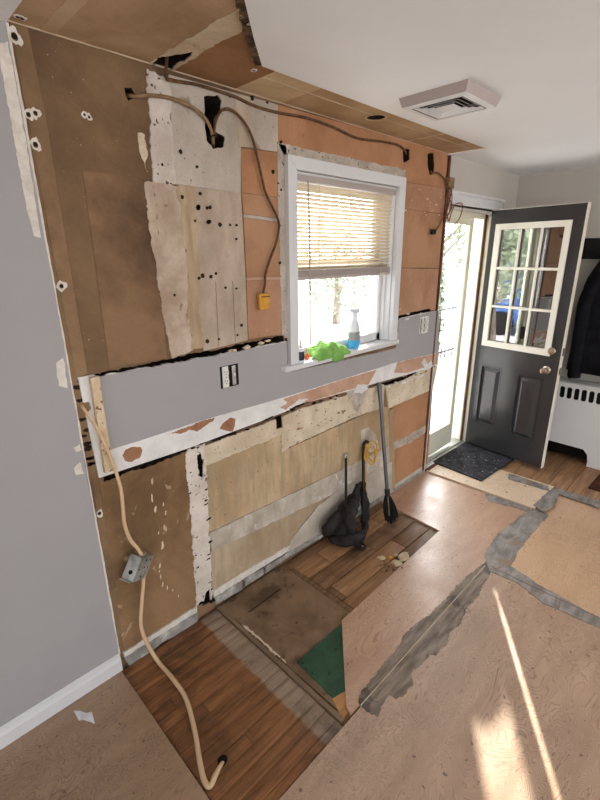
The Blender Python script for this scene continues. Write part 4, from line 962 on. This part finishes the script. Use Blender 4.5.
# bare wires at the corner by the door
t = thing('wire_tangle', W3((448, 240), -.03), 'tangle of loose wires with coil and clamp hanging at the door corner', 'wire')
under(tube('feed_cable', [W3((430.5, 171), -.008), W3((432, 173), -.012), W3((438, 173), -.02), W3((445, 180), -.03), W3((449, 189), -.03)], .005, 'cable_dark'), t)
under(boxpx('clamp', (447, 188), (453, 178), -.045, -.014, 'cable_tan', .004), t)
under(tube('wire', wp3([(449, 188), (448, 200), (446, 212), (441, 222), (437, 229), (434, 232)], -.03), .004, 'copper', seg=6), t)
under(tube('wire', wp3([(451, 189), (452, 198), (450, 210), (446, 219), (445, 222)], -.034), .004, 'cable_tan', seg=6), t)
under(tube('wire', wp3([(452, 190), (449, 202), (447, 213), (449, 221), (451, 214), (455, 205), (461, 203), (462.5, 208), (459, 219), (453, 225), (449, 224)], -.04), .0036, 'copper', seg=6), t)
under(tube('wire', wp3([(448, 190), (445, 205), (447, 216), (452, 206), (449, 198)], -.036), .0036, 'cable_dark', seg=6), t)
under(boxpx('wire_nut', (431.5, 234.5), (435.5, 229.5), -.036, -.022, 'black', .004), t)
# long beige cable through the metal box down to the floor
zf = -.0135
def fl(q, r=.0105): x, y = FP(q, zf+r); return Vector((x, y, zf+r))
cab = [W3((80, 404), .05), W3((82, 406), -.004)] + wp3([(86, 412), (94, 423)], -.03) + wp3([(103, 440), (110, 456)], -.055) + wp3([(116, 472), (121, 490), (123, 508), (124.5, 524), (130, 539), (138, 549), (142, 556)], -.05)
t = thing('floor_cable', (cab[-1].x, -.05, 0), 'thick beige cable falling from the wall hole through the metal box to the floor', 'cable')
under(tube('upper_run', cab[:5] + cab[5:], lambda s: .0055+.003*s, 'cable_beige'), t)
low = wp3([(144, 571), (143, 588), (141.5, 606), (141, 625)], -.045) + [W3((146, 641), -.05)] + [fl((157, 660)), fl((173, 679)), fl((186, 699)), fl((194.5, 730)), fl((200, 763)), fl((204.5, 781)), fl((210, 786)), fl((216, 774)), fl((221.5, 763))] 
low[-1].z -= .004; low += [low[-1]+Vector((.010, .003, -.012)), low[-1]+Vector((.013, .004, -.03))]
under(tube('lower_run', low, lambda s: .0078+.0024*min(1, s*1.6) if s < .78 else max(.0045, .0102-(s-.78)*.04), 'cable_beige'), t)
hc = FP((222.5, 760), -.012)
o = prism('cable_hole', circ(hc, .019, 14, .08), 'z', -.0131, -.0118, 'black_void', floor)
# galvanised junction box
jb = thing('junction_box', W3((138, 566), -.045), 'galvanised metal junction box hanging on the beige cable', 'electrical box')
def jpart(name, a, b, mat='galv', bev=.0015): return box(name, a, b, mat, jb, bev)
s = .050
jb.rotation_euler = (math.radians(14), math.radians(30), math.radians(34))
jpart('back_plate', (-s, .026, -s), (s, .028, s)); jpart('side', (-s, -.026, -s), (-s+.002, .027, s)); jpart('side', (s-.002, -.026, -s), (s, .027, s)); jpart('side', (-s+.002, -.026, -s), (s-.002, .027, -s+.002)); jpart('side', (-s+.002, -.026, s-.002), (s-.002, .027, s))
jpart('cover_plate', (-s-.001, -.0275, -s-.001), (s+.001, -.0262, s+.001))
for x, z in ((-.022, -.022), (.022, -.022), (-.022, .022), (.022, .022)):
    lathe('knockout', [(.011, 0), (.011, .0012), (.010, .0016)], 'galv', jb, 14, Matrix.Translation((x, -.0275, z)) @ Matrix.Rotation(math.radians(90), 4, 'X'))
for x, z in ((-.034, 0), (.034, .002), (0, .035), (0, -.035), (.004, .004), (.034, .034)):
    lathe('screw_hole_shade', [(.0042, 0), (.0042, .0008)], 'black_void', jb, 10, Matrix.Translation((x, -.0275, z)) @ Matrix.Rotation(math.radians(90), 4, 'X'))
for z in (-.018, .014): 
    lathe('side_knockout', [(.009, 0), (.009, .0012)], 'black_void' if z < 0 else 'galv', jb, 12, Matrix.Translation((-s, -.002, z)) @ Matrix.Rotation(math.radians(-90), 4, 'Y'))
jpart('bracket', (-s-.012, -.02, -s-.006), (s*.4, .03, -s-.003)); jpart('cable_clamp', (-.012, -.012, s), (.012, .012, s+.012)); jpart('cable_clamp', (-.012, -.012, -s-.012), (.012, .012, -s))

# ================================================================== OUTLETS
def outlet(px, label, both, plaster):
    c = W3(px, -.0136); t = thing('wall_outlet', c, label, 'outlet')
    under_ = lambda o: o
    box('box_opening', (-.052, -.0006, -.052), (.052, .008, .052), 'black_void', t)
    if plaster:
        prism('ragged_rim', [(-.06, -.058), (.06, -.06), (.062, .056), (-.058, .06)], 'y', -.001, .004, 'white_board', t, .006, .02)
        box('box_inside', (-.05, -.0014, -.05), (.05, .002, .05), 'black_void', t)
    def duplex(x, m='outlet'):
        box('yoke', (x-.017, -.004, -.050), (x+.017, -.0007, .050), m, t, .001)
        for z in (-.021, .021):
            pts = [(x+max(-.0155, min(.0155, .0175*math.cos(a))), z+.0155*math.sin(a)) for a in [2*math.pi*k/20 for k in range(20)]]
            f = prism('receptacle_face', pts, 'y', -.0085, -.004, m, t)
            for dx in (-.0065, .0055): box('slot', (x+dx-.0012, -.0089, z-.001), (x+dx+.0012, -.0085, z+.008), 'black_void', f)
            box('ground_slot', (x-.0025, -.0089, z-.0095), (x+.0025, -.0085, z-.005), 'black_void', f)
        lathe('screw', [(.003, 0), (.003, .001)], 'nickel', t, 8, Matrix.Translation((x, -.0085, 0)) @ Matrix.Rotation(math.radians(90), 4, 'X'))
    duplex(-.024)
    if both: duplex(.024)
    else:
        box('switch_body', (.014, -.005, -.046), (.034, -.0007, .046), 'galv', t, .001); box('switch_toggle', (.020, -.012, -.004), (.028, -.005, .012), 'outlet', t, .002)
    return t
outlet((229.5, 376), 'white duplex outlet and switch without cover plate in the long grey band', False, False)
outlet((424, 325), 'double outlet without cover plate in ragged plaster right of the window', True, True)

# ================================================================== THINGS LEANING ON THE WALL
bt = [WP(q, -.03) for q in [(90, 378), (98.5, 376), (113, 470), (105, 473)]]
b_ = prism('wood_batten', bt, 'y', -.036, -.0145, 'batten', None, .001, .05); settle(b_); tag(b_, 'cream chipped batten standing at the left end of the grey band', 'batten')
# broom / long handled brush
top = W3((379, 383), -.03); fxy = FP((390, 527), -.011); foot = Vector((fxy[0], fxy[1], -.011))
dirv = (foot-top).normalized()
L = (foot-top).length
t = thing('broom', foot, 'grey handled broom with black angled bristles leaning on the wall', 'broom')
hb = top+dirv*(L-.235)
under(tube('handle', [top, hb], .0125, 'handle', smooth=False, seg=12), t); under(tube('grip', [top-dirv*.004, top+dirv*.12], .0145, 'handle', smooth=False, seg=12), t)
under(tube('ferrule', [hb-dirv*.03, hb+dirv*.035], .018, 'black', smooth=False, seg=12), t)
sidev = Vector((.62, -.78, 0)).normalized(); nrm = dirv.cross(sidev).normalized()
bm = bmesh.new(); rb = random.Random(3)
for i in range(110):
    u = rb.uniform(-1, 1); v = rb.uniform(-1, 1)
    p0 = hb+dirv*.02+sidev*(.016*u)+nrm*(.010*v); ln = .185-.05*abs(u+.2)**1.5+rb.uniform(-.02, .012)
    p1 = hb+dirv*(.02+ln*.5)+sidev*(.040*u+.006)+nrm*(.017*v); p2 = hb+dirv*(.02+ln)+sidev*(.046*u+.016+rb.uniform(-.006, .006))+nrm*(.018*v+rb.uniform(-.004, .004))
    add_tube(bm, [p0, p1, p2], lambda q: .0058*(1-.6*q), 5, 3)
under(bm_obj('bristles', bm, 'bristle', None, True, 50), t)
under(tube('strap', [hb+dirv*.02+nrm*.02, hb+dirv*.09+nrm*.024, hb+dirv*.15+nrm*.022], .004, 'cable_tan', seg=6), t)
# two bars standing in the cloth
def bar(name, px, fq, r, label, knob):
    tp = W3(px, -.025); f = FP(fq, -.011); ft = Vector((f[0], f[1], -.011))
    t = thing(name, ft, label, 'bar')
    under(tube('shaft', [tp, ft], r, 'dark_metal', smooth=False, seg=10), t)
    if knob:
        under(tube('ring_head', [tp+Vector((.012*math.cos(a), -.004, .012*math.sin(a)+.004)) for a in [k*math.pi/4 for k in range(9)]], .006, 'galv', seg=8), t)
    else:
        under(tube('hooked_head', [tp, tp+Vector((.004, -.004, .02)), tp+Vector((.018, -.01, .03)), tp+Vector((.03, -.016, .022))], .010, 'dark_metal', seg=10), t)
    return t
bar('pry_bar', (346, 456), (346, 540), .009, 'dark metal bar with ring head at left behind the dark cloth', True)
bar('wrecking_bar', (363.5, 446), (363, 528), .011, 'black hooked wrecking bar carrying the yellow cord and dark cloth', False)
# yellow cord hung in a loop
yc = [W3(q, -.05) for q in [(367, 446), (371, 441), (375, 443), (376.5, 452), (374, 461), (370, 464), (367, 459), (367.5, 450), (371, 445), (374.5, 449), (374, 458), (370.5, 461), (368, 455), (366.5, 447), (364.5, 446), (364.5, 460), (365, 478), (364.5, 500)]]
for i, p in enumerate(yc): p.y -= .006*(i % 3)
t = tube('yellow_cord', yc, .0048, 'yellow', seg=6); settle(t); tag(t, 'yellow cord looped over the hooked bar', 'cord')
# dark cloth slumped over the bars
def at(px, y): return W3(px, y)
t = thing('dark_cloth', (2.02, -.14, -.011), 'charcoal knitted garment slumped over the bars against the wall', 'cloth')
P = lambda q, z: Vector((*FP(q, z), z))
def fold(name, pts, r0, r1, seed):
    bm = bmesh.new()
    add_tube(bm, pts, lambda q: (r0+(r1-r0)*q)*max(.25, math.sin(math.pi*min(1, max(0, .06+q*.90)))**.35), 18, 9)
    for v in bm.verts:
        n_ = noise.noise(v.co*22+Vector((seed, 0, 0)))*.012+noise.noise(v.co*55+Vector((0, seed, 0)))*.006
        v.co += Vector((n_, -n_, n_*.6)); v.co.z = max(v.co.z, -.0095); v.co.y = min(v.co.y, -.017)
    return under(bm_obj(name, bm, 'rag', None, True), t)
fold('garment_body', [W3((352, 496), -.07), W3((346, 512), -.10), P((340, 528), .07), P((338, 537), .02)], .045, .085, 1)
fold('garment_fold', [W3((361.5, 482), -.05), W3((364, 500), -.08), W3((365.5, 518), -.115), P((364, 533), .02)], .026, .030, 2)
fold('garment_fold', [W3((358.5, 485), -.065), W3((354, 503), -.13), W3((350, 519), -.17), P((352, 537), .025)], .028, .042, 3)
fold('garment_fold', [W3((351, 499), -.06), W3((341, 513), -.09), W3((331, 525), -.10), P((326, 534), .02)], .026, .046, 4)
fold('sleeve', [P((333, 523), .08), P((341, 531), .055), P((351, 539), .038), P((362, 547), .022)], .034, .024, 5)
fold('garment_fold', [P((331, 538), .02), P((345, 541), .03), P((358, 537), .035), P((365, 532), .02)], .04, .035, 6)
under(tube('cuff', [P((359.5, 544.5), .024), P((363.5, 548), .020)], .024, 'rag', smooth=False, seg=14), t)
under(lathe('button', [(.007, 0), (.007, .004), (.005, .006)], 'nickel', None, 10, Matrix.Translation(P((362.5, 546.5), .050))), t)

# debris, paper scrap
def chip(px, size, mat, label, flat=.35, z=-.009, name='plaster_chip', group=None):
    x, y = FP(px, z); n = 9; pts = circ((0, 0), size, n, .35, .7)
    bm = bmesh.new(); add_prism(bm, pts, 'z', 0, size*flat)
    for v in bm.verts:
        if v.co.z > 0: v.co.z += random.uniform(-.25, .35)*size*flat; v.co.x *= .85; v.co.y *= .85
    bmesh.ops.triangulate(bm, faces=bm.faces)
    o = bm_obj(name, bm, mat); o.location = (x, y, z+.0005); o.rotation_euler = (0, 0, random.uniform(0, 6))
    return tag(o, label, 'debris', group)
random.seed(5)
chip((381.5, 558.5), .024, 'chip', 'cream plaster chip lying apart left of the debris pile', .3)
chip((403, 556.5), .048, 'chip', 'largest flat cream plaster chip at the top of the debris pile', .16)
chip((396, 563.5), .034, 'chip', 'broad cream plaster chip in the middle of the debris pile', .25)
chip((390.5, 558), .017, 'ochre', 'ochre lump in the middle of the debris pile', .5)
chip((396.5, 555.5), .012, 'chip', 'small cream chip between the ochre lump and the largest chip', .4)
chip((385, 565), .013, 'brown_light', 'brown crumb at the lower left of the debris pile', .5)
chip((409.5, 565.5), .012, 'chip', 'small cream chip on the plywood edge beside the debris pile', .35, .0005)
chip((402, 568), .006, 'dark_and_hole_shade', 'dark crumb on the plywood edge below the debris pile', .5, .0005)
for q in [(386.5, 571), (389, 567), (381, 572), (393, 569.5), (384, 561.5), (380.5, 566)]:
    chip(q, random.uniform(.005, .008), random.choice(['dark_and_hole_shade', 'brown_dark', 'brown_light']), 'tiny brown crumb scattered round the debris pile', .6, group='crumbs round the debris pile')
sc = [FP(q, .002) for q in [(74, 711), (80, 711), (86, 713), (92, 712), (95, 724), (90, 722), (83, 720), (79, 721)]]
bm = bmesh.new(); add_prism(bm, sc if area(sc) > 0 else sc[::-1], 'z', .0008, .0022); bmesh.ops.triangulate(bm, faces=[f for f in bm.faces if len(f.verts) > 4]); 
bmesh.ops.subdivide_edges(bm, edges=list(bm.edges), cuts=2)
for v in bm.verts: v.co.z += .006*abs(noise.noise(v.co*40))
ps = bm_obj('paper_scrap', bm, 'paper'); settle(ps); tag(ps, 'torn white paper scrap on the plywood by the baseboard', 'paper')

# ================================================================== OUTSIDE
gd = box('ground', (-70, -70, -0.65), (80, 90, -0.5), 'deck'); tag(gd, 'pale snowy yard outside', 'ground', kind='structure')
dk = box('deck', (2.4, 0.165, -0.5), (9.6, 2.2, -0.06), 'deck'); tag(dk, 'pale deck outside the back door', 'deck', kind='structure')
rl = thing('deck_railing', (7.8, 2.1, -.06), 'thin black metal railing on the deck outside the storm door', 'railing')
for z in (.05, .82): under(tube('rail', [(6.2, 2.1, z), (9.5, 2.1, z)], .016, 'dark_metal', smooth=False, seg=6), rl)
for i in range(24):
    x = 6.25+i*.138; under(tube('baluster', [(x, 2.1, -.06), (x, 2.1, .82)], .008, 'dark_metal', smooth=False, seg=6), rl)
def tree(name, x, y, h, rad, label, seed, nleaf=900):
    rs = random.Random(seed); t = thing(name, (x, y, -.5), label, 'tree')
    tube('trunk', [(0, 0, 0), (.08, .05, h*.4), (-.05, .1, h*.85)], lambda s: .16*(1-.75*s), 'bark', t, 10)
    for i in range(6):
        a = rs.uniform(0, 6.28); z0 = h*rs.uniform(.3, .7); tube('branch', [(0, 0, z0), (math.cos(a)*rad*.5, math.sin(a)*rad*.5, z0+h*.15), (math.cos(a)*rad*.9, math.sin(a)*rad*.9, z0+h*.22)], lambda s: .05*(1-.8*s), 'bark', t, 6)
    vs, fs = [], []
    for i in range(nleaf):
        d = Vector((rs.gauss(0, 1), rs.gauss(0, 1), rs.gauss(0, 1))).normalized()*rad*rs.random()**.4
        c = Vector((d.x, d.y, h*.66+d.z*1.1)); a = Vector((rs.gauss(0, 1), rs.gauss(0, 1), rs.gauss(0, 1))).normalized(); b = a.orthogonal().normalized(); s = rs.uniform(.06, .13)
        k = len(vs); vs += [c-a*s, c+b*s*.5, c+a*s, c-b*s*.5]; fs.append((k, k+1, k+2, k+3))
    me = bpy.data.meshes.new('foliage'); me.from_pydata(vs, [], fs); o = link('foliage', me, 'leaf', t); o['kind'] = 'stuff'
    return t
tree('yard_tree', 11.5, 4.6, 5.0, 1.5, 'leafy tree seen through the storm door glass', 1)
tree('yard_shrub', 11.6, 8.2, 2.5, 1.3, 'leafy shrub seen through the lower window sash', 2)
tree('yard_tree', -1.7, 4.3, 3.6, 1.1, 'leafy tree mirrored in the panes of the open door', 3, 1200)
tree('yard_tree', -8.5, 9.5, 5.5, 2.0, 'broad leafy tree mirrored behind the blue car', 4, 1200)
def sunpt(a, q, d=5.0): return Vector((a+SUN_H[0]*d, SUN_H[1]*d, (q+d)*math.tan(SUN_EL)))
t = thing('sun_blocker_tree', (3.5+4.15, 2.77, -.5), 'tall tree with two slim stems added beyond the deck to cut the sunlight', 'tree')  # added tree; stems and crown shaped to cut the sun into floor streaks
def sun_blocker_stem(a0, a1, r):
    g = sunpt(a0+(a0-a1)/.9*(1.9+5.5), -5.5); e = sunpt(a1+(a1-a0)/.9*1.6, 4.4)
    under(tube('sun_blocker_stem', [g, e], r, 'bark', smooth=False, seg=10), t)
sun_blocker_stem(3.555, 3.545, .030); sun_blocker_stem(3.10, 3.11, .075)
rs_ = random.Random(11); vs, fs = [], []
cz = sunpt(3.5, 2.22).z  # crown top set along the sun ray to shade the near floor
for i in range(8000):
    z = cz-(cz+.4)*rs_.random()**1.5; rr = min(.5, ((cz-z)/13)**.5); a_ = rs_.uniform(0, 6.283); rr *= rs_.random()**.35
    c_ = Vector((3.33+4.15+rr*math.cos(a_), 2.77+rr*math.sin(a_), z)); n1 = Vector((rs_.gauss(0, 1), rs_.gauss(0, 1), rs_.gauss(0, 1))).normalized(); n2 = n1.orthogonal().normalized(); sz = rs_.uniform(.05, .1)
    k = len(vs); vs += [c_-n1*sz, c_+n2*sz*.6, c_+n1*sz, c_-n2*sz*.6]; fs.append((k, k+1, k+2, k+3))
me = bpy.data.meshes.new('foliage'); me.from_pydata(vs, [], fs); o = link('foliage', me, 'leaf'); under(o, t); o['kind'] = 'stuff'
hs = thing('neighbour_house', (12, 19, -.5), 'white sided neighbouring house beyond the yard', 'house')
box('wall', (-5, -3, 0), (5, 3, 4.5), 'siding_white', hs); bm = bmesh.new(); add_prism(bm, [(-3.4, 4.5), (3.4, 4.5), (0, 6.8)], 'x', -5.3, 5.3); bm_obj('roof', bm, 'roof', hs)
for x in (-3.2, -.6, 2.2): f = box('window', (x, -3.06, 1.4), (x+1.1, -2.99, 2.9), 'siding_blue', hs)
h2 = thing('neighbour_house', (-16, 17, -.5), 'blue sided neighbouring house mirrored in the open door', 'house', math.radians(30))
box('wall', (-4, -3, 0), (4, 3, 5), 'siding_blue', h2); bm = bmesh.new(); add_prism(bm, [(-3.4, 5), (3.4, 5), (0, 7.4)], 'x', -4.3, 4.3); bm_obj('roof', bm, 'roof', h2)
for x in (-2.6, 1.2): box('window', (x, -3.06, 1.4), (x+1.2, -2.99, 2.9), 'siding_white', h2)
cr = thing('parked_car', (-5.2, 5.0, -.5), 'blue parked car in the yard mirrored low in the open door', 'car', math.radians(62))
bm = bmesh.new(); add_prism(bm, [(-2.1, .3), (2.1, .3), (2.15, .75), (1.2, .92), (.6, 1.42), (-1.0, 1.45), (-1.75, .95), (-2.15, .85)], 'y', -.85, .85); bmesh.ops.bevel(bm, geom=list(bm.edges), offset=.08, segments=3, affect='EDGES'); bm_obj('car_body', bm, 'car_blue', cr, True, 40)
for sgn in (-1, 1):
    prism('side_window', [(-1.3, .95), (.95, .95), (.5, 1.35), (-.95, 1.37)], 'y', sgn*.84, sgn*.862, 'label_dark', cr)
    for x in (-1.3, 1.3): lathe('wheel', [(.16, -.1), (.32, -.1), (.34, -.06), (.34, .06), (.32, .1), (.16, .1)], 'tyre', cr, 20, Matrix.Translation((x, sgn*.8, .34)) @ Matrix.Rotation(math.radians(90), 4, 'X'))
